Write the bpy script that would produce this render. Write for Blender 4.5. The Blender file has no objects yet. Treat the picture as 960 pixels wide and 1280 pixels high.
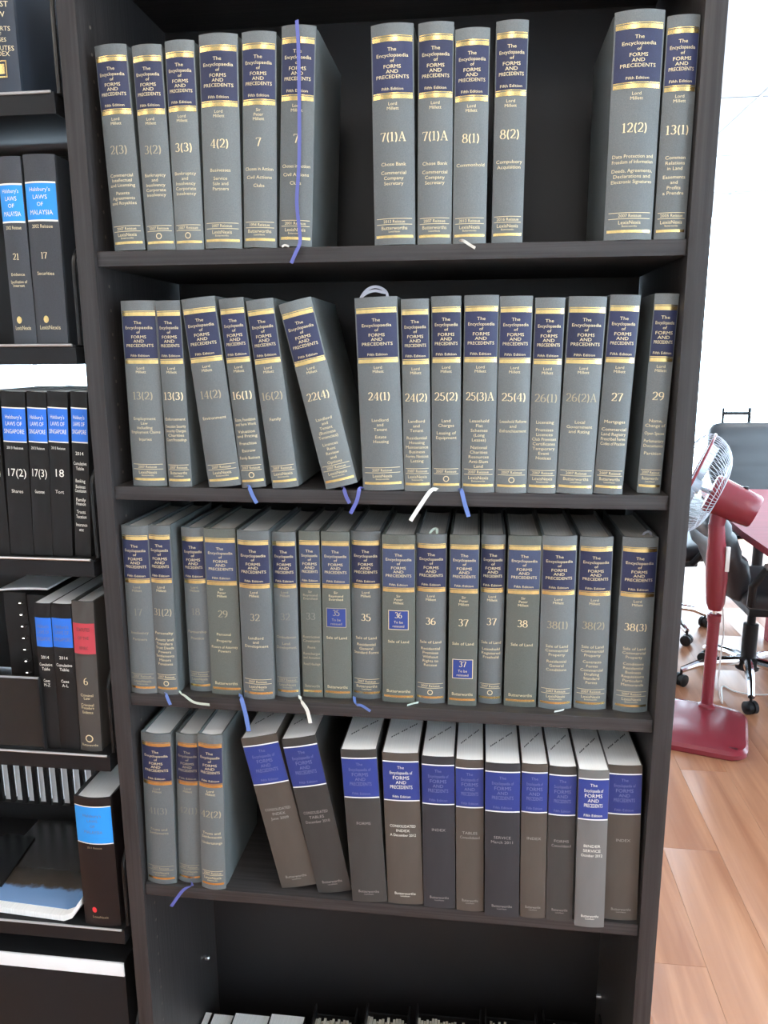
import bpy, bmesh, math, random
from mathutils import Vector, Matrix
random.seed(7)
SC = bpy.context.scene
COL = SC.collection

# ------------------------------------------------------------------ camera
F = 965.0                                   # focal length in pixels of the 960x1280 frame
PITCH, YAW, ROLL = (math.radians(a) for a in (11.68, -7.15, -0.275))
CAM = Vector((0.533, -1.006, 1.50))
fwd = Vector((math.sin(YAW)*math.cos(PITCH), math.cos(YAW)*math.cos(PITCH), -math.sin(PITCH)))
rgt = Vector((math.cos(YAW), -math.sin(YAW), 0))
upv = rgt.cross(fwd)
rgt, upv = math.cos(ROLL)*rgt + math.sin(ROLL)*upv, -math.sin(ROLL)*rgt + math.cos(ROLL)*upv
cd = bpy.data.cameras.new('camera'); cam = bpy.data.objects.new('camera', cd); COL.objects.link(cam)
cd.sensor_fit = 'VERTICAL'; cd.sensor_height = 36.0; cd.lens = F/1280*36.0
cd.clip_start = 0.02
m = Matrix((rgt, upv, -fwd)).transposed().to_4x4(); m.translation = CAM
cam.matrix_world = m
SC.camera = cam

def ray(px, py): return fwd + rgt*((px-480)/F) + upv*((640-py)/F)
def onz(px, py, z): d = ray(px, py); return CAM + d*((z-CAM.z)/d.z)
def ony(px, py, y): d = ray(px, py); return CAM + d*((y-CAM.y)/d.y)

# ------------------------------------------------------------------ sky, exposure
w = bpy.data.worlds.new('world'); SC.world = w; w.use_nodes = True
bg = w.node_tree.nodes['Background']
bg.inputs[0].default_value = (0.70, 0.86, 1.0, 1); bg.inputs[1].default_value = 12.0   # bright overcast sky
SC.view_settings.view_transform = 'Standard'
SC.view_settings.look = 'None'
SC.view_settings.exposure = -0.14
SC.view_settings.gamma = 1.0
SC.view_settings.use_curve_mapping = False
PANEL_STRENGTH = 7.8                        # the ceiling light panels

# ------------------------------------------------------------------ materials
MATS = {}
def mat(name, col, rough=0.6, metal=0.0, spec=0.5, vary=0.0, noise=None, bump=None, emit=None, coat=0.0, sheen=0.0):
    if name in MATS: return MATS[name]
    m = bpy.data.materials.new(name); m.use_nodes = True; MATS[name] = m
    nt = m.node_tree; N, L = nt.nodes, nt.links; b = N['Principled BSDF']
    b.inputs['Base Color'].default_value = (*col, 1)
    b.inputs['Roughness'].default_value = rough
    b.inputs['Metallic'].default_value = metal
    b.inputs['Specular IOR Level'].default_value = spec
    b.inputs['Coat Weight'].default_value = coat
    if sheen: b.inputs['Sheen Weight'].default_value = sheen
    if emit:
        b.inputs['Emission Color'].default_value = (*emit[0], 1); b.inputs['Emission Strength'].default_value = emit[1]
    tc = N.new('ShaderNodeTexCoord')
    out = None
    if noise:                                # (scale xyz, low factor, high factor)
        mp = N.new('ShaderNodeMapping'); L.new(tc.outputs['Object'], mp.inputs[0]); mp.inputs['Scale'].default_value = noise[0]
        nz = N.new('ShaderNodeTexNoise'); nz.inputs['Scale'].default_value = 1.0; nz.inputs['Detail'].default_value = 5
        L.new(mp.outputs[0], nz.inputs['Vector'])
        mr = N.new('ShaderNodeMapRange'); L.new(nz.outputs['Fac'], mr.inputs[0])
        mr.inputs[1].default_value = 0.3; mr.inputs[2].default_value = 0.7
        mr.inputs[3].default_value = noise[1]; mr.inputs[4].default_value = noise[2]
        out = mr.outputs[0]
    if vary:
        oi = N.new('ShaderNodeObjectInfo'); mr2 = N.new('ShaderNodeMapRange'); L.new(oi.outputs['Random'], mr2.inputs[0])
        mr2.inputs[3].default_value = 1-vary; mr2.inputs[4].default_value = 1+vary
        if out:
            mu = N.new('ShaderNodeMath'); mu.operation = 'MULTIPLY'; L.new(out, mu.inputs[0]); L.new(mr2.outputs[0], mu.inputs[1]); out = mu.outputs[0]
        else: out = mr2.outputs[0]
    if out:
        vm = N.new('ShaderNodeVectorMath'); vm.operation = 'SCALE'; vm.inputs[0].default_value = col
        L.new(out, vm.inputs['Scale']); L.new(vm.outputs[0], b.inputs['Base Color'])
    if bump:                                 # (scale xyz, strength)
        mp = N.new('ShaderNodeMapping'); L.new(tc.outputs['Object'], mp.inputs[0]); mp.inputs['Scale'].default_value = bump[0]
        nz = N.new('ShaderNodeTexNoise'); nz.inputs['Scale'].default_value = 1.0; nz.inputs['Detail'].default_value = 3
        L.new(mp.outputs[0], nz.inputs['Vector'])
        bp = N.new('ShaderNodeBump'); bp.inputs['Strength'].default_value = bump[1]; bp.inputs['Distance'].default_value = 0.001
        L.new(nz.outputs['Fac'], bp.inputs['Height']); L.new(bp.outputs[0], b.inputs['Normal'])
    return m

M_side  = mat('espresso_laminate_upright', (0.033, 0.030, 0.030), 0.42, spec=0.35, noise=((160, 160, 4), 0.7, 1.35), bump=((500, 500, 12), 0.25))
M_shelf = mat('espresso_laminate_shelf', (0.034, 0.031, 0.031), 0.40, spec=0.4, noise=((4, 200, 320), 0.65, 1.4), bump=((12, 500, 700), 0.25))
M_back  = mat('espresso_back_board', (0.011, 0.010, 0.011), 0.5, noise=((5, 5, 5), 0.85, 1.15))
M_cloth = mat('grey_book_cloth', (0.132, 0.148, 0.150), 0.36, vary=0.16, noise=((900, 900, 900), 0.86, 1.14), bump=((1600, 1600, 1600), 0.35))
M_cloth_old = mat('olive_grey_book_cloth', (0.112, 0.124, 0.108), 0.42, vary=0.12, noise=((900, 900, 900), 0.86, 1.14), bump=((1600, 1600, 1600), 0.35))
M_soft  = mat('charcoal_softback_card', (0.052, 0.050, 0.047), 0.36, spec=0.3, vary=0.12, noise=((30, 30, 8), 0.9, 1.1))
M_soft_dark = mat('blue_black_softback_card', (0.036, 0.037, 0.041), 0.36, spec=0.3, noise=((30, 30, 8), 0.9, 1.1))
M_soft_brown = mat('brown_grey_softback_card', (0.088, 0.074, 0.062), 0.38, spec=0.3, noise=((30, 30, 8), 0.9, 1.1))
M_ghost = mat('rubbed_gilt_lettering', (0.22, 0.215, 0.18), 0.5)
M_soft_pale = mat('mid_grey_softback_card', (0.150, 0.148, 0.142), 0.4, noise=((30, 30, 8), 0.9, 1.1))
M_navy  = mat('navy_label_cloth', (0.018, 0.024, 0.072), 0.5, vary=0.2, noise=((900, 900, 900), 0.85, 1.15))
M_navy_old = mat('faded_navy_label_cloth', (0.045, 0.062, 0.125), 0.55, vary=0.1, noise=((900, 900, 900), 0.85, 1.15))
M_blue  = mat('royal_blue_print', (0.020, 0.040, 0.210), 0.4, vary=0.15)
M_patch = mat('blue_patch', (0.022, 0.050, 0.240), 0.45)
M_gold  = mat('gilt_foil', (0.84, 0.62, 0.26), 0.27, metal=1.0, noise=((120, 120, 60), 0.8, 1.1))
M_gilt  = mat('gilt_lettering', (0.80, 0.68, 0.42), 0.45, metal=0.3)
M_worn  = mat('worn_gilt_lettering', (0.42, 0.37, 0.25), 0.5, metal=0.2)
M_cream = mat('cream_lettering', (0.85, 0.82, 0.72), 0.5)
M_white_line = mat('white_rule', (0.85, 0.85, 0.85), 0.5)
M_softtext = mat('silver_grey_lettering', (0.32, 0.30, 0.28), 0.5)
M_softtext_b = mat('pale_blue_lettering', (0.16, 0.18, 0.36), 0.5)
M_page  = mat('page_edges', (0.76, 0.74, 0.70), 0.85, noise=((1800, 4, 4), 0.75, 1.1))
M_page_w = mat('white_page_edges', (0.90, 0.89, 0.87), 0.85, noise=((1800, 4, 4), 0.88, 1.06))
M_ink   = mat('stamp_ink', (0.03, 0.03, 0.03), 0.6)
M_rib_v = mat('violet_blue_ribbon', (0.10, 0.115, 0.36), 0.45)
M_rib_b = mat('blue_ribbon', (0.13, 0.22, 0.55), 0.45)
M_rib_w = mat('white_ribbon', (0.78, 0.78, 0.72), 0.5)
M_rib_g = mat('pale_green_ribbon', (0.66, 0.76, 0.66), 0.5)
M_rib_s = mat('silver_grey_ribbon', (0.42, 0.43, 0.50), 0.4)
M_blackcloth = mat('charcoal_book_cloth', (0.040, 0.044, 0.052), 0.45, vary=0.1, noise=((900, 900, 900), 0.85, 1.15))
M_blackbook = mat('black_book_cover', (0.012, 0.0115, 0.0115), 0.4, spec=0.25)
M_brownbook = mat('dark_brown_book_cloth', (0.060, 0.054, 0.048), 0.45)
M_navybook = mat('dark_navy_book_cloth', (0.030, 0.040, 0.058), 0.5)
M_sky   = mat('sky_blue_label', (0.02, 0.30, 0.80), 0.45)
M_cobalt = mat('cobalt_label', (0.02, 0.16, 0.66), 0.45)
M_red   = mat('red_label', (0.52, 0.050, 0.070), 0.5)
M_reddot = mat('red_emblem', (0.75, 0.04, 0.05), 0.4)
M_steel = mat('black_powder_coated_steel', (0.012, 0.012, 0.013), 0.32, spec=0.25)
M_chrome = mat('chrome', (0.82, 0.83, 0.85), 0.12, metal=1.0)
M_silver = mat('zinc_pin', (0.6, 0.6, 0.62), 0.3, metal=1.0)
M_fanred = mat('maroon_fan_plastic', (0.205, 0.024, 0.034), 0.25, spec=0.4, coat=0.1)
M_wire  = mat('grey_fan_wire', (0.52, 0.55, 0.60), 0.35, metal=0.3)
M_blade = mat('clear_blue_blade_plastic', (0.50, 0.58, 0.66), 0.25)
M_leather = mat('black_leather', (0.026, 0.028, 0.032), 0.42, bump=((120, 120, 120), 0.3))
M_plastic = mat('black_plastic', (0.014, 0.014, 0.015), 0.4, spec=0.2)
M_armpad = mat('grey_arm_plastic', (0.30, 0.30, 0.31), 0.35)
M_table = mat('red_mahogany_table', (0.230, 0.030, 0.040), 0.5, spec=0.12, noise=((3, 60, 60), 0.8, 1.2))
M_wall  = mat('white_paint', (0.80, 0.80, 0.80), 0.8, noise=((6, 6, 6), 0.98, 1.02))
M_tile  = mat('ceiling_tile', (0.60, 0.63, 0.66), 0.9, noise=((60, 60, 60), 0.97, 1.02))
M_tbar  = mat('ceiling_bar', (0.46, 0.48, 0.50), 0.5)
M_alu   = mat('window_aluminium', (0.55, 0.56, 0.58), 0.35, metal=0.6)
M_wood  = mat('orange_wood', (0.48, 0.20, 0.08), 0.45, noise=((40, 40, 3), 0.8, 1.2))
M_cord  = mat('white_cord', (0.72, 0.70, 0.66), 0.5)
M_panel = mat('light_panel', (0.9, 0.9, 0.9), 0.5, emit=((1.0, 0.93, 0.82), PANEL_STRENGTH))
M_carddark = mat('dark_card', (0.016, 0.015, 0.013), 0.5, spec=0.2)
M_paper = mat('white_paper', (0.86, 0.86, 0.85), 0.8)
M_creamp = mat('cream_paper_edges', (0.72, 0.66, 0.56), 0.85, noise=((700, 3, 3), 0.55, 1.15))
M_glossblack = mat('gloss_black_panel', (0.008, 0.008, 0.009), 0.22, spec=0.2)

def glass_mat(name='window_glass', refl=0.06):
    m = bpy.data.materials.new(name); m.use_nodes = True; nt = m.node_tree; N, L = nt.nodes, nt.links
    for n in list(N): N.remove(n)
    o = N.new('ShaderNodeOutputMaterial'); t = N.new('ShaderNodeBsdfTransparent'); g = N.new('ShaderNodeBsdfGlossy'); x = N.new('ShaderNodeMixShader')
    t.inputs[0].default_value = (0.95, 0.97, 0.98, 1); g.inputs['Roughness'].default_value = 0.02
    x.inputs[0].default_value = refl; L.new(t.outputs[0], x.inputs[1]); L.new(g.outputs[0], x.inputs[2]); L.new(x.outputs[0], o.inputs[0])
    return m
M_glass = glass_mat(); M_acrylic = glass_mat('clear_acrylic', 0.02)

def plank_mat():
    m = bpy.data.materials.new('laminate_plank'); m.use_nodes = True; nt = m.node_tree; N, L = nt.nodes, nt.links; b = N['Principled BSDF']
    tc = N.new('ShaderNodeTexCoord'); oi = N.new('ShaderNodeObjectInfo')
    ad = N.new('ShaderNodeVectorMath'); ad.operation = 'ADD'; cb = N.new('ShaderNodeCombineXYZ')
    mu = N.new('ShaderNodeMath'); mu.operation = 'MULTIPLY'; mu.inputs[1].default_value = 40
    L.new(oi.outputs['Random'], mu.inputs[0]); L.new(mu.outputs[0], cb.inputs[0]); L.new(mu.outputs[0], cb.inputs[1])
    L.new(tc.outputs['Object'], ad.inputs[0]); L.new(cb.outputs[0], ad.inputs[1])
    mp = N.new('ShaderNodeMapping'); mp.inputs['Scale'].default_value = (16, 0.9, 1); L.new(ad.outputs[0], mp.inputs[0])
    n1 = N.new('ShaderNodeTexNoise'); n1.inputs['Scale'].default_value = 1.2; n1.inputs['Detail'].default_value = 6; n1.inputs['Distortion'].default_value = 0.9
    L.new(mp.outputs[0], n1.inputs['Vector'])
    cr = N.new('ShaderNodeValToRGB'); L.new(n1.outputs['Fac'], cr.inputs[0])
    e = cr.color_ramp.elements; e[0].position = 0.32; e[0].color = (0.300, 0.120, 0.060, 1); e[1].position = 0.72; e[1].color = (0.470, 0.225, 0.120, 1)
    L.new(cr.outputs[0], b.inputs['Base Color']); b.inputs['Roughness'].default_value = 0.30
    return m
M_plank = plank_mat()

# ------------------------------------------------------------------ mesh helpers
class MB:
    def __init__(s): s.v = []; s.f = []; s.m = []
    def add(s, vs, fs):
        o = len(s.v); s.v += [tuple(v) for v in vs]; s.f += [tuple(i+o for i in f) for f in fs]; return s
    def box(s, x0, x1, y0, y1, z0, z1, bev=0.0):
        if bev <= 0:
            return s.add([(x0,y0,z0),(x1,y0,z0),(x1,y1,z0),(x0,y1,z0),(x0,y0,z1),(x1,y0,z1),(x1,y1,z1),(x0,y1,z1)],
                         [(0,3,2,1),(4,5,6,7),(0,1,5,4),(1,2,6,5),(2,3,7,6),(3,0,4,7)])
        bm = bmesh.new(); bmesh.ops.create_cube(bm, size=1)
        for v in bm.verts: v.co = ((x0+x1)/2+v.co.x*(x1-x0), (y0+y1)/2+v.co.y*(y1-y0), (z0+z1)/2+v.co.z*(z1-z0))
        bmesh.ops.bevel(bm, geom=bm.edges[:], offset=bev, segments=2, affect='EDGES', profile=0.7)
        bm.verts.index_update()
        s.add([v.co[:] for v in bm.verts], [[v.index for v in f.verts] for f in bm.faces]); bm.free(); return s
    def tube(s, pts, r, n=8, cap=True, closed=False):
        P = [Vector(p) for p in pts]; R = r if isinstance(r, (list, tuple)) else [r]*len(P)
        o = len(s.v); k = len(P); prev = None
        for i, p in enumerate(P):
            if closed: t = P[(i+1) % k]-P[i-1]
            else: t = P[min(i+1, k-1)]-P[max(i-1, 0)]
            t.normalize()
            if prev is None:
                a = Vector((0,0,1)) if abs(t.z) < .9 else Vector((1,0,0)); u = t.cross(a).normalized()
            else: u = (prev-t*prev.dot(t)).normalized()
            prev = u; w_ = t.cross(u)
            for j in range(n):
                an = 2*math.pi*j/n; s.v.append(tuple(p+u*math.cos(an)*R[i]+w_*math.sin(an)*R[i]))
        for i in range(k if closed else k-1):
            for j in range(n):
                a = o+i*n+j; b = o+i*n+(j+1) % n; c = o+((i+1) % k)*n+(j+1) % n; d = o+((i+1) % k)*n+j
                s.f.append((a, b, c, d))
        if cap and not closed:
            s.f.append(tuple(o+j for j in range(n))[::-1]); s.f.append(tuple(o+(k-1)*n+j for j in range(n)))
        return s
    def lathe(s, prof, n=24, M=None):       # prof: (radius, height) pairs
        o = len(s.v); k = len(prof)
        for r, h in prof:
            for j in range(n):
                a = 2*math.pi*j/n; p = Vector((r*math.cos(a), r*math.sin(a), h)); s.v.append(tuple(M @ p if M else p))
        for i in range(k-1):
            for j in range(n):
                s.f.append((o+i*n+j, o+i*n+(j+1) % n, o+(i+1)*n+(j+1) % n, o+(i+1)*n+j))
        s.f.append(tuple(o+j for j in range(n))[::-1]); s.f.append(tuple(o+(k-1)*n+j for j in range(n)))
        return s
    def prism(s, poly, z0, z1, M=None):     # poly: xy outline, extruded in z
        n = len(poly); vs = [(x, y, z0) for x, y in poly]+[(x, y, z1) for x, y in poly]
        if M: vs = [tuple(M @ Vector(v)) for v in vs]
        return s.add(vs, [tuple(range(n))[::-1], tuple(range(n, 2*n))]+[(i, (i+1) % n, n+(i+1) % n, n+i) for i in range(n)])
    def loft(s, rings, cap=True):           # rings: lists of points with the same count
        o = len(s.v); n = len(rings[0])
        for r in rings: s.v += [tuple(p) for p in r]
        for i in range(len(rings)-1):
            for j in range(n):
                s.f.append((o+i*n+j, o+i*n+(j+1) % n, o+(i+1)*n+(j+1) % n, o+(i+1)*n+j))
        if cap:
            s.f.append(tuple(o+j for j in range(n))[::-1]); s.f.append(tuple(o+(len(rings)-1)*n+j for j in range(n)))
        return s
    def build(s, name, m, parent=None, smooth=True, angle=35):
        fine = 'lettering' in name or name in ('volume_number', 'ink_stamp', 'spiral', 'papers', 'gilt_band')
        me = bpy.data.meshes.new(name); me.from_pydata(s.v, [], s.f); me.update()
        bm = bmesh.new(); bm.from_mesh(me); bmesh.ops.recalc_face_normals(bm, faces=bm.faces[:]); bm.to_mesh(me); bm.free()
        if smooth:
            me.polygons.foreach_set('use_smooth', [True]*len(me.polygons)); me.set_sharp_from_angle(angle=math.radians(angle))
        me.materials.append(m)
        o = bpy.data.objects.new(name, me); COL.objects.link(o)
        if parent: o.parent = parent
        if fine: o['kind'] = 'stuff'              # strokes too small to pick apart
        return o

def tag(o, label=None, cat=None, group=None, kind=None):
    if label: o['label'] = label
    if cat: o['category'] = cat
    if group: o['group'] = group
    if kind: o['kind'] = kind
    return o
def empty(name, loc=(0,0,0), label=None, cat=None, group=None, kind=None):
    o = bpy.data.objects.new(name, None); COL.objects.link(o); o.location = loc; o.empty_display_size = 0.05
    return tag(o, label, cat, group, kind)

# ------------------------------------------------------------------ lettering
_glyph = {}
def _font_mesh(txt):
    cu = bpy.data.curves.new('t', 'FONT'); cu.body = txt; cu.size = 1.0; cu.resolution_u = 2; cu.offset = 0.0
    ob = bpy.data.objects.new('t', cu); COL.objects.link(ob)
    dg = bpy.context.evaluated_depsgraph_get(); me = bpy.data.meshes.new_from_object(ob.evaluated_get(dg))
    vs = [v.co.copy() for v in me.vertices]; fs = [tuple(p.vertices) for p in me.polygons]
    bpy.data.objects.remove(ob); bpy.data.curves.remove(cu); bpy.data.meshes.remove(me)
    return vs, fs
def _ext(vs): return (min(v.x for v in vs), max(v.x for v in vs)) if vs else (0, 0)
_HH = None
def glyph(c):
    global _HH
    if c in _glyph: return _glyph[c]
    if _HH is None: a = _ext(_font_mesh('HH')[0]); _HH = a[1]-a[0]
    vs, fs = _font_mesh(c)
    a = _ext(_font_mesh('H'+c+'H')[0]); adv = a[1]-a[0]-_HH
    _glyph[c] = ([(v.x, v.y) for v in vs], fs, adv)
    return _glyph[c]
CAP = 0.69
def sans(txt):
    """flat outline of a line of text; cap height 1, centred in x"""
    V, Fc, x = [], [], 0.0
    for c in txt:
        vs, fs, adv = glyph(c); o = len(V)
        V += [((x+a)/CAP, b/CAP) for a, b in vs]; Fc += [tuple(i+o for i in f) for f in fs]; x += adv
    wd = x/CAP
    return [(a-wd/2, b) for a, b in V], Fc, wd

def arc(cx, cy, rx, ry, a0, a1, n=14): return [(cx+rx*math.cos(math.radians(a0+(a1-a0)*i/n)), cy+ry*math.sin(math.radians(a0+(a1-a0)*i/n))) for i in range(n+1)]
SERIF = {   # roman numerals of the volume numbers, drawn as pen strokes: (advance, strokes, thin serif bars)
 '0': (.62, [arc(.31,.5,.22,.46,90,450,22)], []),
 '1': (.46, [[(.23,.95),(.23,.03)]], [((.08,.02),(.38,.02)), ((.08,.84),(.23,.95))]),
 '2': (.60, [arc(.29,.70,.20,.25,165,-25,12)+[(.40,.44),(.24,.24),(.08,.05)], [(.08,.05),(.52,.05)]], [((.52,.03),(.54,.20)), ((.08,.06),(.52,.06))]),
 '3': (.58, [arc(.27,.73,.18,.22,150,-80,12), arc(.26,.27,.22,.24,85,-150,14)], []),
 '4': (.62, [[(.42,.95),(.42,.03)]], [((.42,.95),(.05,.30)), ((.05,.28),(.57,.28)), ((.29,.02),(.54,.02))]),
 '5': (.58, [[(.14,.93),(.12,.56)], arc(.26,.30,.23,.28,120,-150,14)], [((.13,.93),(.48,.93))]),
 '6': (.60, [arc(.46,.42,.38,.50,95,180,8)+arc(.30,.28,.22,.25,180,540,20)], []),
 '7': (.58, [[(.52,.92),(.36,.50),(.24,.02)]], [((.06,.92),(.53,.92)), ((.06,.92),(.06,.76))]),
 '8': (.60, [arc(.30,.73,.18,.21,0,360,18), arc(.30,.26,.23,.25,0,360,20)], []),
 '9': (.60, [arc(.30,.68,.22,.26,0,360,20), arc(.14,.55,.38,.52,0,-80,8)], []),
 '(': (.36, [arc(.42,.42,.28,.62,125,235,12)], []),
 ')': (.36, [arc(-.06,.42,.28,.62,55,-55,12)], []),
 'A': (.76, [[(.37,.98),(.64,.03)]], [((.37,.98),(.12,.03)), ((.20,.34),(.55,.34)), ((.02,.02),(.24,.02)), ((.50,.02),(.76,.02))]),
}
def serif(txt):
    V, Fc, x = [], [], 0.0
    def stroke(pts, thin):
        n = len(pts); o = len(V)
        for i, p in enumerate(pts):
            a = pts[max(i-1,0)]; b = pts[min(i+1,n-1)]; dx, dy = b[0]-a[0], b[1]-a[1]; l = math.hypot(dx, dy) or 1
            h = 0.024 if thin else 0.022+0.040*abs(dy/l)
            V.append((x+p[0]-dy/l*h, p[1]+dx/l*h)); V.append((x+p[0]+dy/l*h, p[1]-dx/l*h))
        for i in range(n-1): Fc.append((o+2*i, o+2*i+1, o+2*i+3, o+2*i+2))
    for c in txt:
        adv, st, th = SERIF[c]
        for p in st: stroke(p, False)
        for a, b in th: stroke([a, b], True)
        x += adv
    return [(a-x/2, b) for a, b in V], Fc, x

class Spine:
    """printing surface: the rounded spine of one book; x across, z up, printed things float 0.3 mm proud"""
    def __init__(s, w, h, b): s.w, s.h, s.b = w, h, b
    def y(s, x): return -s.b*(1-min(1, (2*x/s.w)**2))
    def strip(s, mb, t0, t1, k=0.94, off=0.0003, x0=None, x1=None, n=10):
        z1, z0 = s.h*(1-t0), s.h*(1-t1); x0 = -s.w/2*k if x0 is None else x0; x1 = s.w/2*k if x1 is None else x1
        vs, fs = [], []
        for i in range(n+1):
            x = x0+(x1-x0)*i/n; y = s.y(x)-off; vs += [(x, y, z0), (x, y, z1)]
        for i in range(n): fs.append((2*i, 2*i+2, 2*i+3, 2*i+1))
        mb.add(vs, fs)
    def text(s, mb, txt, t, cap, maxw=0.8, kind=sans, off=0.0007, dx=0.0, squeeze=1.0):
        V, Fc, wd = kind(txt); sx = min(cap*squeeze, maxw*s.w/max(wd, .01)); z = s.h*(1-t)-cap/2
        mb.add([(dx+a*sx, s.y(dx+a*sx)-off, z+b*cap) for a, b in V], Fc)
    def ring(s, mb, t, r, off=0.0007, x=0.0, fill=False, squash=1.0):
        vs, fs = [], []; z = s.h*(1-t); n = 16
        for i in range(n):
            a = 2*math.pi*i/n
            for q in ((0.0 if fill else r*.72), r):
                px = x+q*math.cos(a)*squash; vs.append((px, s.y(px)-off, z+q*math.sin(a)))
        for i in range(n): j = (i+1) % n; fs.append((2*i, 2*i+1, 2*j+1, 2*j))
        mb.add(vs, fs)

def cover_mesh(w, h, depth, b, board=0.0028, hard=True):
    """spine and two boards in one U-shaped shell"""
    mb = MB(); hw = w/2; outer, inner = [], []
    t = board if hard else 0.0012
    outer.append((-hw, depth)); inner.append((-hw+t, depth))
    if hard:
        outer += [(-hw, .014), (-hw+.0012, .009), (-hw+.0010, .006), (-hw, .002)]
        inner += [(-hw+t, .014), (-hw+t, .009), (-hw+t, .006), (-hw+t, .004)]
    n = 12
    for i in range(n+1):
        x = -hw+w*i/n; y = -b*(1-(2*x/w)**2)
        outer.append((x, y)); inner.append((max(-hw+t, min(hw-t, x*(1-2*t/w))), y+t+.0006))
    if hard:
        outer += [(hw, .002), (hw-.0010, .006), (hw-.0012, .009), (hw, .014)]
        inner += [(hw-t, .004), (hw-t, .006), (hw-t, .009), (hw-t, .014)]
    outer.append((hw, depth)); inner.append((hw-t, depth))
    N = len(outer); vs = []
    for z in (0, h): vs += [(x, y, z) for x, y in outer]+[(x, y, z) for x, y in inner]
    fs = []
    for i in range(N-1):
        fs += [(i, i+1, 2*N+i+1, 2*N+i), (N+i, 3*N+i, 3*N+i+1, N+i+1), (i, N+i, N+i+1, i+1), (2*N+i, 2*N+i+1, 3*N+i+1, 3*N+i)]
    for i in (0, N-1): fs.append((i, 2*N+i, 3*N+i, N+i))
    mb.add(vs, fs); return mb

def page_mesh(w, h, depth, b, hard=True):
    t = .0030 if hard else .0013; q = .0045 if hard else 0.0
    x0, x1 = -w/2+t, w/2-t; y1 = depth-(.004 if hard else 0.0); n = 8; mb = MB(); poly = []
    for i in range(n+1):
        x = x0+(x1-x0)*i/n; poly.append((x, -b*(1-(2*x/w)**2)+t+.0012))
    for i in range(n+1):
        x = x1+(x0-x1)*i/n; u = 2*(i/n)-1; poly.append((x, y1-(.006*(1-u*u) if hard else 0)))
    mb.prism(poly, .0035 if hard else .0005, h-q-(0 if hard else .0004)); return mb

# ------------------------------------------------------------------ the room
RX0, RX1, RY0, RY1, RH = -3.6, 3.75, -3.4, 5.8, 2.72
def struct(name, mb, m, parent=None): o = mb.build(name, m, parent, smooth=False); o['kind'] = 'structure'; return o
floor = struct('floor', MB().box(RX0, RX1, RY0, RY1, -0.10, -0.010), M_plastic)
PW, PL, GAP = 0.1655, 1.434, 0.0007
pm = None; far = MB()
k0 = int((RX0-1.118)/PW)-1
for k in range(k0, 40):
    x1 = 1.118+PW*k; x0 = x1-PW
    if x1 < RX0+.001 or x0 > RX1: continue
    for j in range(-5, 6):
        y0 = 0.729+0.478*k+PL*j
        y0 -= PL*math.floor((y0-RY0)/PL); y0 += PL*(j+0)
        y1 = y0+PL
        if j < -1 or y0 > RY1 or y1 < RY0: continue
        near = 0.75 < x1 < 3.6 and y1 > 0.25 and y0 < 5.6
        if near and y1 < RY1:
            if pm is None:
                me_o = MB().box(GAP/2, PW-GAP/2, GAP/2, PL-GAP/2, -0.010, 0, 0.0005).build('plank', M_plank, floor); pm = me_o.data; me_o.location = (x0, y0, 0)
            else:
                o = bpy.data.objects.new('plank', pm); COL.objects.link(o); o.parent = floor; o.location = (x0, y0, 0)
        else:
            far.box(max(x0+GAP/2, RX0), min(x1-GAP/2, RX1), max(y0+GAP/2, RY0), min(y1-GAP/2, RY1), -0.010, 0)
pf = far.build('plank_field', M_plank, floor, smooth=False); pf['kind'] = 'stuff'

ceil = struct('ceiling', MB().box(RX0, RX1, RY0, RY1, RH, RH+.1), M_tile)
mb = MB()
for i in range(30):                                    # exposed ceiling bars, 0.6 x 1.2 m bays
    x = 1.86+0.6*(i-9)
    if RX0 < x < RX1: mb.box(x-.008, x+.008, RY0, RY1, RH-.004, RH+.001)
for i in range(12):
    y = 3.31+1.2*(i-6)
    if RY0 < y < RY1: mb.box(RX0, RX1, y-.008, y+.008, RH-.0045, RH+.0005)
mb.build('ceiling_bars', M_tbar, ceil, smooth=False)['kind'] = 'stuff'
struct('wall_left', MB().box(RX0-.1, RX0, RY0, RY1, 0, RH), M_wall)
struct('wall_front', MB().box(RX0, RX1, RY0-.1, RY0, 0, RH), M_wall)
def window_run(prefix, n0, edges, z0, z1, place):
    """a run of glazed bays between the given edges; place(a0,a1,b0,b1,z0,z1) gives the box along the wall"""
    for i in range(len(edges)-1):
        a0, a1 = edges[i], edges[i+1]; fr = MB()
        for q in ((a0, a0+.05, z0, z1), (a1-.05, a1, z0, z1), (a0+.05, a1-.05, z0, z0+.05), (a0+.05, a1-.05, z1-.05, z1)):
            fr.box(*place(q[0], q[1], 0.0, .07), q[2], q[3])
        wo = struct('%s_%d' % (prefix, n0+i), fr, M_alu)
        MB().box(*place(a0+.05, a1-.05, .03, .036), z0+.05, z1-.05).build('pane', M_glass, wo, smooth=False)
# far wall: glazing between a low kerb and a head beam
struct('wall_back', MB().box(RX0, RX1, RY1, RY1+.1, 0, .10).box(RX0, RX1, RY1, RY1+.1, RH-.12, RH), M_wall)
window_run('window', 1, [-3.6, -2.75, -1.15, .45, 2.05, 3.65], .10, RH-.12, lambda a0, a1, b0, b1: (a0, a1, RY1+.01+b0, RY1+.01+b1))
# side wall with the windows that light the bookcase from its open side
struct('wall_right', MB().box(RX1, RX1+.1, RY0, RY1, 0, .35).box(RX1, RX1+.1, RY0, RY1, 2.6, RH).box(RX1, RX1+.1, RY0, -2.9, .35, 2.6).box(RX1, RX1+.1, 4.9, RY1, .35, 2.6), M_wall)
window_run('window', 6, [-2.9, -1.6, -.3, 1.0, 2.3, 3.6, 4.9], .35, 2.6, lambda a0, a1, b0, b1: (RX1+.01+b0, RX1+.01+b1, a0, a1))
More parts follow.
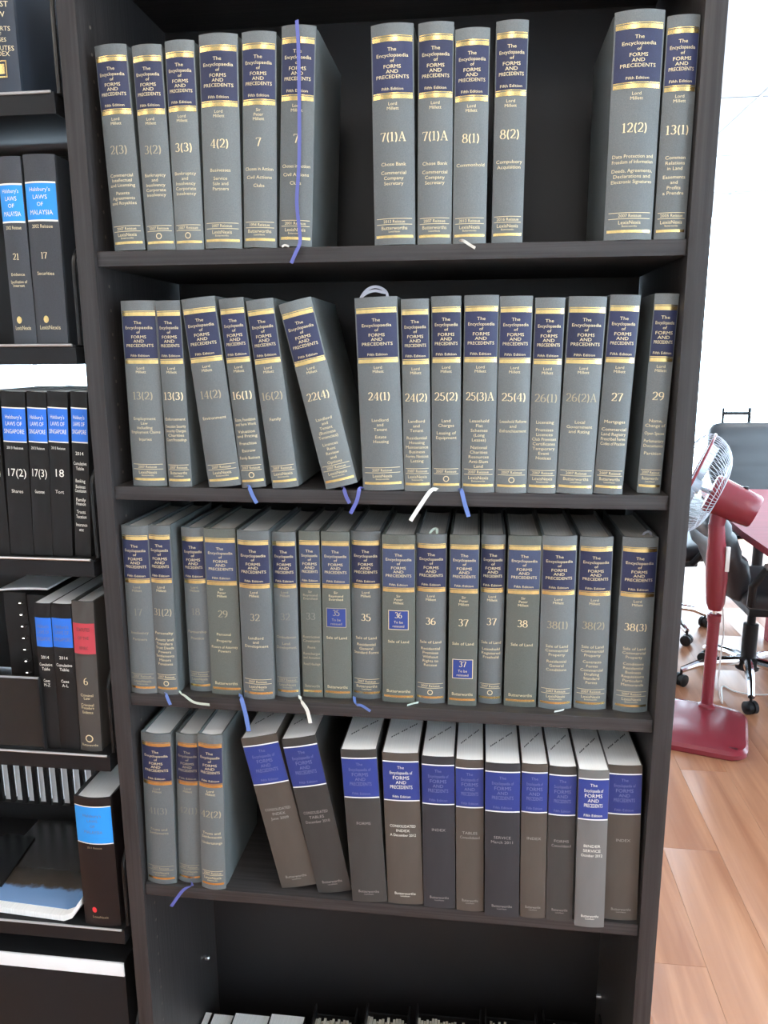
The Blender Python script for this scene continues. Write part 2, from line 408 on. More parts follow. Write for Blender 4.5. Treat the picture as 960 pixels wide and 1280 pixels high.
# orange timber post seen between the shelves of the open rack
c = ony(2, 475, 5.6); struct('trim_1', MB().box(c.x-.16, c.x+.03, 5.62, 5.72, 0, RH), M_wood)
# ceiling light panels
lights = [(-1.9, -2.2), (.5, -2.2), (2.9, -2.2), (-1.9, -.60), (.5, -.60), (2.9, -.60), (-1.9, 2.6), (2.9, 4.0)]
where = ['in the corner by the solid side wall', 'over the open floor opposite the bookcase, far from it',
         'by the windowed side wall, far from the bookcase', 'beside the steel rack, towards the solid side wall', 'just ahead of the bookcase',
         'between the bookcase and the windowed side wall', 'behind the steel rack', 'over the conference table']
for (x, y), wv in zip(lights, where):
    e = empty('ceiling_light', (x, y, RH), 'flat white ceiling light panel '+wv, 'ceiling light', 'ceiling light panels')
    MB().box(-.30, .30, -.60, .60, -.025, -.0045, .003).build('frame', M_alu, e)
    MB().box(-.28, .28, -.58, .58, -.028, -.0251).build('diffuser', M_panel, e, smooth=False)

# ------------------------------------------------------------------ the bookcase
CW, CT, CD = 0.80, 0.025, 0.300
SZ = [1.632, 1.318, 1.007, 0.686]                      # tops of the four shelves
CTOP = 2.02
case = empty('bookcase', (0, 0, 0), 'tall black-brown wooden bookcase with four shelves of law books', 'bookcase')
for x0, x1 in ((0, CT), (CW-CT, CW)): MB().box(x0, x1, 0, CD, 0, CTOP, .0012).build('side_panel', M_side, case)
MB().box(CT+.0004, CW-CT-.0004, CD-.012, CD-.004, .05, CTOP-.025).build('back_panel', M_back, case)
MB().box(CT+.0004, CW-CT-.0004, .002, CD-.004, CTOP-.025, CTOP, .001).build('top_panel', M_shelf, case)
MB().box(CT+.0004, CW-CT-.0004, .004, CD-.0125, .030, .050, .001).build('bottom_panel', M_shelf, case)
MB().box(CT+.0004, CW-CT-.0004, .03, .048, 0, .0295, .001).build('plinth', M_side, case)
for z in SZ: MB().box(CT+.0004, CW-CT-.0004, .006, CD-.0125, z-.019, z, .0012).build('shelf', M_shelf, case)
mb = MB()
for z in [0.15+.032*i for i in range(56)]:
    if any(s-.022 < z < s+.004 for s in SZ): continue
    for y in (.035, .245):
        for x, d in ((CT, .0004), (CW-CT, -.0004)):
            n = 8; o = len(mb.v)
            mb.v += [(x+d, y+.0024*math.cos(2*math.pi*i/n), z+.0024*math.sin(2*math.pi*i/n)) for i in range(n)]; mb.f.append(tuple(range(o, o+n)))
mb.build('peg_holes', mat('bare_chipboard', (.16, .14, .12), .9), case, smooth=False)['kind'] = 'stuff'
def pin(px, py, X):
    d = ray(px, py); P = CAM+d*((X-CAM.x)/d.x); s_ = 1 if X < .4 else -1
    MB().lathe([(.0045, 0), (.0045, .006), (.003, .008)], 12, Matrix.Translation(P) @ Matrix.Rotation(s_*math.pi/2, 4, 'Y')).build('shelf_pin', M_silver, case)
pin(257, 1197, CT); pin(751, 1246, CW-CT)

# ------------------------------------------------------------------ books
ROWS = {}
def solve(quad, y):
    """a spine's four corner pixels -> left and right edge at foot and head, in metres, on the plane of that depth"""
    tl, tr, bl, br = [ony(q[0], q[1], y) for q in quad]
    return tl, tr, bl, br
def place_row(items, zs, setback, lo, hi, gap=.0006):
    """turn the pixel quads of one row into foot x, width, height, lean; then push neighbours apart where they would overlap"""
    R = []
    for it in items:
        q = it['q']; y = it.get('y')
        if y is None:
            if setback is None:
                y = sum(onz(p[0], p[1], zs).y for p in q[2:])/2+.003; y = max(lo, min(hi, y))
            else: y = setback
        tl, tr, bl, br = solve(q, y)
        wt, wb = (tr-tl).length, (br-bl).length; w_ = (wt+wb)/2
        top, bot = (tl+tr)/2, (bl+br)/2
        lean = math.atan2(top.x-bot.x, top.z-bot.z); h = (top-bot).length
        if abs(math.degrees(lean)) < 0.5: lean = 0.0
        R.append(dict(x=bot.x, w=w_, h=h, lean=lean, y=y, it=it))
    def edges(r):     # x of left/right faces at the foot and at the head
        c = math.cos(r['lean']); l0 = r['x']-r['w']/2/c; r0 = r['x']+r['w']/2/c; sh = math.tan(r['lean'])*r['h']
        return l0, r0, l0+sh, r0+sh
    for _ in range(60):
        ok = True
        for a, b in zip(R, R[1:]):
            ea, eb = edges(a), edges(b); ov = max(ea[1]-eb[0], ea[3]-eb[2])+gap
            if ov > 1e-5:
                ok = False; a['x'] -= ov*.15; b['x'] += ov*.15; a['w'] -= ov*.35; b['w'] -= ov*.35
        if ok: break
    e = edges(R[0]); mn = min(e[0], e[2])
    if mn < CT+.001 and zs in SZ and R[0]['x'] > 0: R[0]['x'] += CT+.001-mn
    e = edges(R[-1]); mx = max(e[1], e[3])
    if mx > CW-CT-.001 and R[-1]['x'] > .3: R[-1]['x'] -= mx-(CW-CT-.001)
    return R

def book_root(r, zs, name, label, group, cat='book'):
    """an Empty at the foot of the spine, tilted so that the lower corner of a leaning book rests on its shelf"""
    lift = r['w']/2*abs(math.sin(r['lean']))
    e = empty(name, (r['x'], r['y'], zs+lift+.0003), label, cat, group); e.rotation_euler = (0, r['lean'], 0)
    return e

def title_block(sp, mb, lines, t, cap, step, maxw=.80):
    for ln in lines:
        if ln: sp.text(mb, ln, t, cap, maxw, squeeze=1.12)
        t += step if ln else step*.6

def hardback(r, zs, group):
    it = r['it']; w_, h = r['w'], r['h']; old = it.get('old'); b = min(.0075, w_*.13)*(.45 if old else 1)
    sp = Spine(w_, h, b); D = it.get('depth', .172)
    e = book_root(r, zs, 'law_volume', it['label'], group)
    cl = M_cloth_old if old else M_cloth
    cover_mesh(w_, h, D, b).build('cover', cl, e)
    page_mesh(w_, h, D, b).build('page_block', M_page_w if it.get('white') else M_page, e)
    worn = it.get('worn', 0)
    TXT = M_worn if worn > 1 else M_gilt
    mb = MB(); sp.strip(mb, .080, .303); lab = mb.build('title_label', M_navy_old if old else M_navy, e)
    mb = MB(); cap = h*.0155
    for ln, t, c in (('The', .114, 1), ('Encyclopaedia', .140, 1), ('of', .164, .9), ('FORMS', .189, 1), ('AND', .211, 1), ('PRECEDENTS', .234, 1), ('Fifth Edition', .287, .80)):
        sp.text(mb, ln, t, cap*c, .78, squeeze=1.22)
    mb.build('title_lettering', TXT if worn > 2 else M_gilt, lab)
    for t0, t1 in ((.053, .0795), (.3035, .330)):
        mb = MB(); kk = .94 if worn < 3 else .8; sp.strip(mb, t0, t0+.004, kk, .00035); sp.strip(mb, t0+.0075, t1, kk, .00035); mb.build('gilt_band', M_gold, e)
    mb = MB()
    ed = it.get('ed') or (['Sir', 'Peter', 'Millett'] if old else ['Lord', 'Millett'])
    title_block(sp, mb, ed, .353, h*.014, .0205)
    title_block(sp, mb, it.get('t', []), it.get('tt', .625), h*.0155, .0245, .84)
    if old:
        sp.text(mb, 'Butterworths', .928, h*.018, .74)
    else:
        for t in (.876, .903): sp.strip(mb, t, t+.0025, .86, .0006)
        sp.text(mb, it.get('re', '2007 Reissue'), .8905, h*.014, .76)
        if it.get('ring'): sp.ring(mb, .930, h*.016)
        else: sp.text(mb, it.get('pub', 'LexisNexis'), .921, h*.0165, .72); sp.text(mb, 'Butterworths' if it.get('pub', 'LexisNexis') == 'LexisNexis' else 'LexisNexis', .938, h*.009, .42)
    mb.build('lettering', TXT, e)
    mb = MB(); sp.strip(mb, .955, .968, .90, .00035); mb.build('gilt_band', M_gold, e)
    if it.get('n') and not it.get('patch'):
        mb = MB(); sp.text(mb, it['n'], .500, h*.043, .84, serif, squeeze=1.16); mb.build('volume_number', M_ghost if worn > 1 else M_worn if worn else M_gilt, e)
    if it.get('patch'):
        tp = it['patch']; side = min(w_*.36, h*.058)
        mb = MB(); sp.strip(mb, tp-side/h, tp+side/h, 1, .0008, -side, side, 4)
        pa = mb.build('paper_patch', M_patch, e); mb = MB(); fr = side*.06
        sp.strip(mb, tp-side/h, tp-side/h+fr/h, 1, .0012, -side, side, 4); sp.strip(mb, tp+side/h-fr/h, tp+side/h, 1, .0012, -side, side, 4)
        sp.strip(mb, tp-side/h, tp+side/h, 1, .0012, -side, -side+fr, 1); sp.strip(mb, tp-side/h, tp+side/h, 1, .0012, side-fr, side, 1)
        sp.text(mb, it['n'], tp-.030, h*.036, .6, serif, .0012); sp.text(mb, 'To be', tp+.012, h*.015, .5, sans, .0012); sp.text(mb, 'reissued', tp+.036, h*.014, .55, sans, .0012)
        mb.build('patch_lettering', M_worn if it.get('patchworn') else M_gilt, pa)
        if it.get('patchbig'):
            mb = MB(); sp.text(mb, it['n'], .500, h*.043, .84, serif, squeeze=1.16); mb.build('volume_number', M_gilt, e)
    return e

def softback(r, zs, group):
    it = r['it']; w_, h = r['w'], r['h']; b = .0022; sp = Spine(w_, h, b); D = .195
    e = book_root(r, zs, 'softback_volume', it['label'], group)
    cover_mesh(w_, h, D, b, hard=False).build('cover', {'pale': M_soft_pale, 'dark': M_soft_dark, 'brown': M_soft_brown}.get(it.get('card'), M_soft), e)
    pg = page_mesh(w_, h, D, b, hard=False).build('page_block', M_page_w, e)
    mb = MB(); sp.strip(mb, .056, .298, .985); lab = mb.build('title_label', M_blue, e)
    mb = MB(); cap = h*.022
    for ln, t, c in (('The', .088, .8), ('Encyclopaedia of', .122, .85), ('FORMS', .154, 1), ('AND', .184, .9), ('PRECEDENTS', .214, 1), ('Fifth Edition', .276, .7)):
        sp.text(mb, ln, t, cap*c, .62)
    mb.build('title_lettering', M_cream if it.get('clear') else M_softtext_b, lab)
    for t0, t1 in ((.048, .055), (.299, .306)):
        mb = MB(); sp.strip(mb, t0, t1, .985, .0004); mb.build('white_rule', M_white_line, e)
    mb = MB(); title_block(sp, mb, it['t'], .47, h*.017, .030, .72)
    sp.text(mb, 'Butterworths', .925, h*.017, .6); sp.text(mb, 'LexisNexis', .943, h*.009, .32)
    mb.build('lettering', M_cream if it.get('clear') else M_softtext, e)
    mb = MB(); n = 13; x = -w_*.34; zt = h-.0003                 # the inked stamp on the page tops
    for i in range(n):
        L_ = w_*.68/n; x0 = -w_*.34+i*L_; yb = .045+i*.0035
        if i in (4, 8): continue
        mb.add([(x0, yb, zt), (x0+L_*.7, yb+.0025, zt), (x0+L_*.7, yb+.0065, zt), (x0, yb+.004, zt)], [(0, 1, 2, 3)])
    mb.build('ink_stamp', M_ink, pg, smooth=False)
    return e

def Q(*a): return [(a[0], a[1]), (a[2], a[3]), (a[4], a[5]), (a[6], a[7])]
V = 'grey cloth law volume with navy title label, numbered '
row1 = [
 dict(q=Q(117,53,158,51,144,309,181,309), n='2(3)', worn=1, t=['Commercial','Intellectual','and Licensing','','Patents','Agreements','and Royalties'], label='grey law volume 2(3) with faded gilt, against the side panel of the top shelf'),
 dict(q=Q(164,54,202,51,184.5,309,219.6,309), n='3(2)', worn=1, t=['Bankruptcy','and','Insolvency','Corporate','Insolvency'], ring=1, label='ring-marked grey law volume 3(2), standing between volumes 2(3) and 3(3)'),
 dict(q=Q(205.5,49,245,46,221,309,254,309), n='3(3)', t=['Bankruptcy','and','Insolvency','Corporate','Insolvency'], ring=1, label='ring-marked grey law volume 3(3), touching the broader volume 4(2)'),
 dict(q=Q(248,42,297,40,257,309,302.6,309), n='4(2)', t=['Businesses','','Service','Sale and','Partners'], label='broad grey law volume 4(2), between a ring-marked volume and a plain 7'),
 dict(q=Q(301,40,346.4,39,306.6,309,345,309), n='7', ed=['Sir','Peter','Millett'], t=['Choses in Action','','Civil Actions','','Clubs'], pub='Butterworths', re='1994 Reissue', label='grey law volume 7 with bare spine, beside the ribboned copy'),
 dict(q=Q(351.8,34,395.6,32.5,349.6,309,389.5,309), n='7', t=['Choses in Action','','Civil Actions','','Clubs'], re='2001 Reissue', label='grey law volume 7 with a violet-blue ribbon hanging down its spine'),
 dict(q=Q(462,32,518.5,31,470,307,517.7,307), n='7(1)A', t=['Chose Bank','','Commercial','Company','Secretary'], re='2013 Reissue', pub='Butterworths', label='thicker of two grey law volumes numbered 7(1)A, beside an empty gap'),
 dict(q=Q(522,30,566.9,28,522,306,564,306), n='7(1)A', t=['Chose Bank','','Commercial','Company','Secretary'], pub='Butterworths', label='thinner of two grey law volumes numbered 7(1)A, next to volume 8(1)'),
 dict(q=Q(570.8,36,615,34,566,304,607,304), n='8(1)', t=['Commonhold'], re='2013 Reissue', label='grey law volume 8(1) titled Commonhold'),
 dict(q=Q(619,27,660.6,26,614.7,304,652.4,304), n='8(2)', t=['Compulsory','Acquisition'], re='2016 Reissue', label='grey law volume 8(2) titled Compulsory Acquisition'),
 dict(q=Q(768,12,830,10,754,298,814.7,297), n='12(2)', t=['Data Protection and','Freedom of Information','','Deeds, Agreements,','Declarations and','Electronic Signatures'], label='thickest grey law volume of the top shelf, 12(2), with a five-line title'),
 dict(q=Q(833,18,874,15,817,297,856.5,296), n='13(1)', t=['Common','Relations','in Land','','Easements','and','Profits','a Prendre'], re='2005 Reissue', label='dark narrow grey law volume 13(1) in the corner of the top shelf'),
]
row2 = [
 dict(q=Q(150.6,377.5,194,376,166.8,607,209.5,608), n='13(2)', worn=1, t=['Employment','Law','including','Employment Claims','','Injuries'], label='grey law volume 13(2) with worn gilt, standing at the end of the second shelf'),
 dict(q=Q(195,377.5,224.5,376,211,609,240.7,609), n='13(3)', t=['Enforcement','','Execution Security','Security Charges','Charities','Court Proceedings'], pub='Butterworths', label='narrow brownish grey law volume 13(3), before a narrow gap'),
 dict(q=Q(225,377.5,270.5,376,262.8,612,301.5,611), n='14(2)', worn=1, t=['Environment'], label='leaning grey law volume 14(2) with a one-word title, after a narrow gap'),
 dict(q=Q(271,378.8,306,376.3,304,613.5,331,613), n='16(1)', t=['Estate, Foundation','and Farm Work','','Valuation','and Pricing','','Franchise','','Escrow','','Family Business'], tt=.63, ring=1, label='leaning grey law volume 16(1), ring-marked, blue ribbon below'),
 dict(q=Q(308,378.8,340.5,377.5,340,613,374.5,612), n='16(2)', worn=1, t=['Family'], label='leaning grey law volume 16(2), with a single faint title word'),
 dict(q=Q(346,387,391,378,409.5,615.5,445,611), n='22(4)', t=['Landlord','and','Tenant','(Business','Tenancies)','','Licences','Rent','Review','and','Options'], label='most steeply tilted grey law volume, 22(4)'),
 dict(q=Q(442.5,378,497.5,376,454.5,617,505,617), n='24(1)', t=['Landlord','and','Tenant','','Estate','Housing'], label='broad grey law volume 24(1) with a ribbon loop above its head'),
 dict(q=Q(499.5,378,537,377.5,506,617,538,617), n='24(2)', t=['Landlord','and','Tenant','','Residential','Housing','Maintenance','Business','Forms Notices','Letting'], label='narrow grey law volume 24(2), touching the ribbon-looped volume'),
 dict(q=Q(538.7,376,577,374.5,540.5,618.7,575,618.7), n='25(2)', t=['Land','Charges','','Leasing of','Equipment'], ring=1, label='ring-marked grey law volume 25(2) with two short titles, white ribbon below'),
 dict(q=Q(578.7,375,623.7,373,577.5,619.5,617,619.5), n='25(3)A', t=['Leasehold','Flat','Schemes','(Long','Leases)','','National','Charities','Resources','Anti-Slum','Land'], label='grey law volume 25(3)A with the longest list of titles, blue ribbon below'),
 dict(q=Q(625,375,667.5,373,619.5,619,657.5,619.5), n='25(4)', t=['Leasehold Reform','and','Enfranchisement'], ring=1, label='ring-marked grey law volume 25(4) with a three-line title on Leasehold Reform'),
 dict(q=Q(668.7,374.5,707.5,372.5,659.5,617.5,693.7,617.5), n='26(1)', worn=1, t=['Licensing','','Premises','Licences','Club Premises','Certificates','Temporary','Event','Notices'], label='grey law volume 26(1) titled Licensing'),
 dict(q=Q(711,373,759.5,371,695.5,617.5,740,618), n='26(2)A', worn=1, t=['Local','Government','and Rating'], pub='Butterworths', label='broad grey law volume 26(2)A with a three-line title, beside Mortgages'),
 dict(q=Q(762.5,371,802,369,742,618,777,618.7), n='27', t=['Mortgages','','Commercial','Land Registry','Prescribed Forms','Codes of Practice'], pub='Butterworths', label='grey law volume 27 titled Mortgages'),
 dict(q=Q(823,369,854,367.5,800,617.5,829,617), n='29', t=['Name,','Change of','','Open Spaces','','Parliamentary','Documents','','Partition'], pub='Butterworths', label='grey law volume 29 standing apart from its row by the side panel'),
]
SL = ['Sale of Land']
row3 = [
 dict(q=Q(151,662.5,184,662,164,869.5,196,871), n='17', worn=2, t=['Insolvency','','Partners'], label='scuffed grey law volume at the end of the third shelf, against the side panel'),
 dict(q=Q(185,664,212.9,663,197.7,873,223.6,874), n='31(2)', worn=1, t=['Personalty','','Assets and','Transfers','Trust Deeds','Powers','Settlements','Minors','Pensions'], ring=1, label='grey law volume pulled slightly forward, with a pale blue-lit side cover'),
 dict(q=Q(226,661,254.6,660,238.5,864,265,864), n='18', worn=2, t=['Partnership','','Practice'], label='narrow grey law volume with scuffed spine pushed back between fuller ones'),
 dict(q=Q(254.6,662.5,296,662,266,868,302.7,869.5), n='29', old=1, worn=1, t=['Personal','','Property','','Powers of Attorney','Powers'], label='olive grey old law volume with worn number ending in 9'),
 dict(q=Q(297,665,338,664,305.4,874,343.5,873), n='32', worn=1, t=['Landlord','and','Development'], label='grey law volume number 32 with bright navy label and blue ribbon'),
 dict(q=Q(340,666.7,369.8,665.5,346,870.6,375.5,871.8), n='32', worn=2, t=['Ombudsman','','Land','Development'], label='grey law volume with almost erased number, beside volume 32'),
 dict(q=Q(372.5,665.5,398.4,665,379,872.4,403.7,872), n='33', old=1, worn=2, ed=['Sir','Raymond','Evershed'], t=['Restrictive','Covenants','','Rent','','Rentcharges','and Annuities','','Road Haulage'], label='narrow olive grey law volume numbered 33'),
 dict(q=Q(400,667,437.4,665.5,406,874,439.7,873), n='35', old=1, patch=.503, patchworn=1, ed=['Sir','Raymond','Evershed'], t=SL, label='olive grey law volume with worn bright blue patch over its number'),
 dict(q=Q(438.5,665.5,477,664.4,440.8,873,477,873), n='35', t=SL+['','Residential','General','Standard Forms'], pub='Butterworths', label='grey law volume numbered 35'),
 dict(q=Q(477.5,671,520,669,478.6,878.6,518.3,878.6), n='36', old=1, patch=.495, t=SL, label='olive grey law volume with blue patch marked 36 at mid spine'),
 dict(q=Q(521.5,669,558,668,518.7,879,557,878.6), n='36', t=SL+['','Residential','Premises','Without','Rights to','Reissue'], ring=1, label='grey law volume numbered 36 without a patch'),
 dict(q=Q(563,670.5,600.8,670,560,882.8,595,882.8), n='37', old=1, patch=.775, patchbig=1, t=SL, label='olive grey law volume 37 with blue patch low on its spine'),
 dict(q=Q(602.4,670.5,633,669,597.3,879.5,626.5,879.5), n='37', t=SL+['','Leasehold','Registered','Freehold'], ring=1, label='narrow grey law volume numbered 37 without a patch'),
 dict(q=Q(634,671.6,676.8,670.5,629.7,884,669.6,884), n='38', old=1, t=SL, label='olive grey law volume numbered 38'),
 dict(q=Q(677.5,671.5,722,670.4,672.7,886,713.6,886), n='38(1)', worn=1, t=SL+['Commercial','Property','','Residential','General','Conditions'], label='grey law volume 38(1), beside the olive grey volume 38'),
 dict(q=Q(725,672.6,767,672,716.8,887,756.9,886), n='38(2)', worn=1, t=SL+['Commercial','Property','','Contracts','Forms','Commercial','Drafting','Standard','Forms'], label='grey law volume 38(2), standing between 38(1) and 38(3)'),
 dict(q=Q(778,673.7,822,671.5,765,889,809,890), n='38(3)', t=SL+['Commercial','Property','','Conditions','Residential','Business','Requisitions','Particulars','Memoranda'], label='grey law volume 38(3), last of the third shelf against the side panel'),
]
row4 = [
 dict(q=Q(176,918,215.4,918,185.7,1103,222,1105), n='41(3)', worn=2, white=1, t=['Trusts and','Settlements'], label='scuffed grey law volume against the side panel, above the empty compartment'),
 dict(q=Q(218.3,919.6,250,919,223,1102,252,1104), n='42(1)', worn=3, white=1, t=[], label='grey law volume with blank worn spine between two other hardbacks'),
 dict(q=Q(247,927,279,928,253.5,1118,282,1119), n='42(2)', worn=1, white=1, t=['Trusts and','Settlements','','Undertakings'], label='pale grey law volume beside the wide gap, small blue ribbon at its head'),
]
soft4 = [
 dict(card='brown', q=Q(300,934,347,920,355.4,1118,393,1109), clear=0, t=['CONSOLIDATED','INDEX','June 2009'], label='charcoal softback leaning across the wide gap, topmost of the leaning pair'),
 dict(q=Q(350.5,933,395.7,922.5,400.6,1123.7,437,1116), clear=0, t=['CONSOLIDATED','TABLES','December 2010'], label='charcoal softback of the leaning pair, touching the upright row'),
 dict(q=Q(425.6,941.4,470.4,939,441,1129,483.8,1130), t=['FORMS'], label='first upright charcoal softback next to the leaning pair'),
 dict(card='brown', q=Q(476.6,944,524.3,944,486,1131,528.6,1132), clear=1, t=['CONSOLIDATED','INDEX','A December 2012'], label='second upright softback from the leaning pair, with clear white lettering'),
 dict(card='dark', q=Q(526,948,568.6,948,529.8,1135.5,568.6,1137), t=['INDEX'], label='third upright charcoal softback from the leaning pair'),
 dict(card='brown', q=Q(569,951.5,605,952.7,571,1138,604,1142), t=['TABLES','Consolidated'], label='fourth upright softback from the leaning pair, brownish and narrow'),
 dict(card='dark', q=Q(606,956,651,957,606,1146,648,1148.7), t=['SERVICE','March 2011'], label='fifth upright charcoal softback from the leaning pair, broad and dark'),
 dict(card='brown', q=Q(651.7,957,685.5,957.5,650,1147.5,681,1149.5), t=['INDEX'], label='sixth upright softback from the leaning pair, narrow'),
 dict(q=Q(686,960,721.7,961,682.5,1151,715,1153), t=['FORMS','Consolidated'], label='seventh upright charcoal softback from the leaning pair'),
 dict(q=Q(722.5,966,762.5,967.5,718.7,1161,753.7,1162), clear=1, card='pale', t=['BINDER','SERVICE','October 2012'], label='pale grey softback sticking out past the shelf edge'),
 dict(card='brown', q=Q(762.5,959.5,807,959.5,758,1151,799,1152.5), t=['INDEX'], label='last softback of the row, against the side panel beside the window'),
]
BOOK = {}
for ri, (rw, z, sb, lo, hi) in enumerate(((row1, SZ[0], .012, 0, 0), (row2, SZ[1], None, .009, .03), (row3, SZ[2], None, .010, .05), (row4, SZ[3], None, .010, .05))):
    names = ['law volumes on the top shelf', 'law volumes on the second shelf', 'law volumes on the third shelf', 'hardback law volumes on the fourth shelf']
    for i, r in enumerate(place_row(rw, z, sb, lo, hi)): BOOK[ri, i] = (hardback(r, z, names[ri]), r)
for i, r in enumerate(place_row(soft4, SZ[3], None, -.006, .05)): BOOK[4, i] = (softback(r, SZ[3], 'softback volumes on the fourth shelf'), r)

# ------------------------------------------------------------------ ribbon bookmarks (each a part of its book)
def ribbon(book, pts, m, width=.0055, thick=.0002):
    width *= .85
    """pts in world metres; a flat tape swept along them"""
    P = [Vector(p) for p in pts]; e = book[0]; inv = (Matrix.LocRotScale(e.location, e.rotation_euler, None)).inverted()
    Pm = []                                             # smooth the path
    for i in range(len(P)-1):
        p0, p1, p2, p3 = P[max(i-1,0)], P[i], P[i+1], P[min(i+2,len(P)-1)]
        for k in range(6):
            t = k/6; Pm.append(.5*((2*p1)+(p2-p0)*t+(2*p0-5*p1+4*p2-p3)*t*t+(3*p1-p0-3*p2+p3)*t**3))
    Pm.append(P[-1]); mb = MB(); rings = []; prev = None
    for i, p in enumerate(Pm):
        t = (Pm[min(i+1,len(Pm)-1)]-Pm[max(i-1,0)]).normalized()
        u = t.cross(Vector((0,1,.35))).normalized()
        if u.length < .1: u = Vector((1,0,0))
        if prev and u.dot(prev) < 0: u = -u
        prev = u; n = t.cross(u).normalized()
        rings.append([inv @ (p+u*width/2+n*thick), inv @ (p-u*width/2+n*thick), inv @ (p-u*width/2-n*thick), inv @ (p+u*width/2-n*thick)])
    mb.loft(rings); return mb.build('ribbon', m, e, angle=30)
def hang(book, zs, pix, m, width=.0055):
    """a ribbon end coming out from under a book, over the shelf edge and down its front; the first pixel lies on the shelf"""
    pts = [onz(pix[0][0], pix[0][1], zs+.0026)]
    pts[0].y = max(.007, min(.03, pts[0].y)); a = ony(pix[0][0], pix[0][1], pts[0].y); pts[0] = Vector((a.x, a.y, zs+.0026))
    bk = ony(pix[0][0], pix[0][1], pts[0].y+.008); pts.insert(0, Vector((bk.x, bk.y, zs+.0026)))
    nx = ony(pix[1][0], pix[1][1], .003); pts.append(Vector((pts[-1].x*.6+nx.x*.4, .0005, zs+.0030)))
    for k, p in enumerate(pix[1:]): pts.append(ony(p[0], p[1], -.0015-.001*k))
    return ribbon(book, pts, m, width)
b = BOOK[0, 5]; yy = .012-.0095
ribbon(b, [ony(371, 25, yy+.004)]+[ony(x, y, yy) for x, y in ((371.5,33),(373,60),(374,120),(374,200),(371,250),(374,285))]+[ony(375,303,-.001), ony(370,315,-.002), ony(364,329,-.002)], M_rib_v, .0052)
hang(BOOK[0, 8], SZ[0], [(572,304),(588,306.5),(594,310)], M_rib_w, .004)
ribbon(BOOK[0, 5], [Vector((ony(x, 308, .006).x, .0075, SZ[0]+z)) for x, z in ((352,.0012),(356,.003),(361,.0012))], M_rib_w, .003)
hang(BOOK[1, 3], SZ[1], [(311,614),(316,620),(321,629)], M_rib_b, .0065)
hang(BOOK[1, 5], SZ[1], [(429,615),(433,621),(437,629)], M_rib_v, .006)
hang(BOOK[1, 6], SZ[1], [(453,615),(446,626),(438,642)], M_rib_v, .006)
hang(BOOK[1, 8], SZ[1], [(547,618),(528,628),(513,651)], M_rib_w, .0065)
hang(BOOK[1, 9], SZ[1], [(574,618),(581,630),(586,646)], M_rib_b, .0065)
b = BOOK[1, 6]; zt = SZ[1]+b[1]['h']
for dx, hh, yo in ((0, 0, .03), (.003, -.007, .022)):
    ribbon(b, [ony(x, y-hh*300*0, yo) for x, y in ((450,382),(451,373),(458,363-hh*500),(468,358.5-hh*700),(478,361-hh*600),(484,368),(483,382))], M_rib_s, .0042)
hang(BOOK[2, 1], SZ[2], [(208,874),(213,881)], M_rib_b, .006)
hang(BOOK[2, 1], SZ[2], [(226,874),(243,878),(262,881)], M_rib_g, .0055)
hang(BOOK[2, 4], SZ[2], [(301,872),(307,893),(311,914)], M_rib_b, .0075)
hang(BOOK[2, 6], SZ[2], [(375,873),(384,888),(388,904)], M_rib_w, .0065)
hang(BOOK[2, 8], SZ[2], [(443,874),(452,882),(463,889)], M_rib_b, .0055)
ribbon(BOOK[2, 9], [onz(x, y, SZ[2]+.0022) for x, y in ((523,878),(516,879.5),(509,881.5))], M_rib_g, .004)
ribbon(BOOK[2, 14], [onz(x, y, SZ[2]+.0022) for x, y in ((705,887),(699,888.5),(693,889.5))], M_rib_w, .0035)
hang(BOOK[3, 1], SZ[3], [(240,1107),(226,1116),(214,1133)], M_rib_v, .006)
b = BOOK[3, 2]; yo = b[1]['y']+.012
ribbon(b, [ony(x, y, yo) for x, y in ((256,931),(257,923),(263,920),(269,923),(269,931))], M_rib_b, .005)
b = BOOK[2, 16]; yo = b[1]['y']+.03
ribbon(b, [ony(x, y, yo) for x, y in ((802,676),(805,667),(812,665),(817,675))], M_rib_s, .004)
b = BOOK[2, 10]; yo = b[1]['y']+.02
ribbon(b, [ony(x, y, yo) for x, y in ((535,670),(541,662),(546,661),(546,670))], M_rib_g, .004)

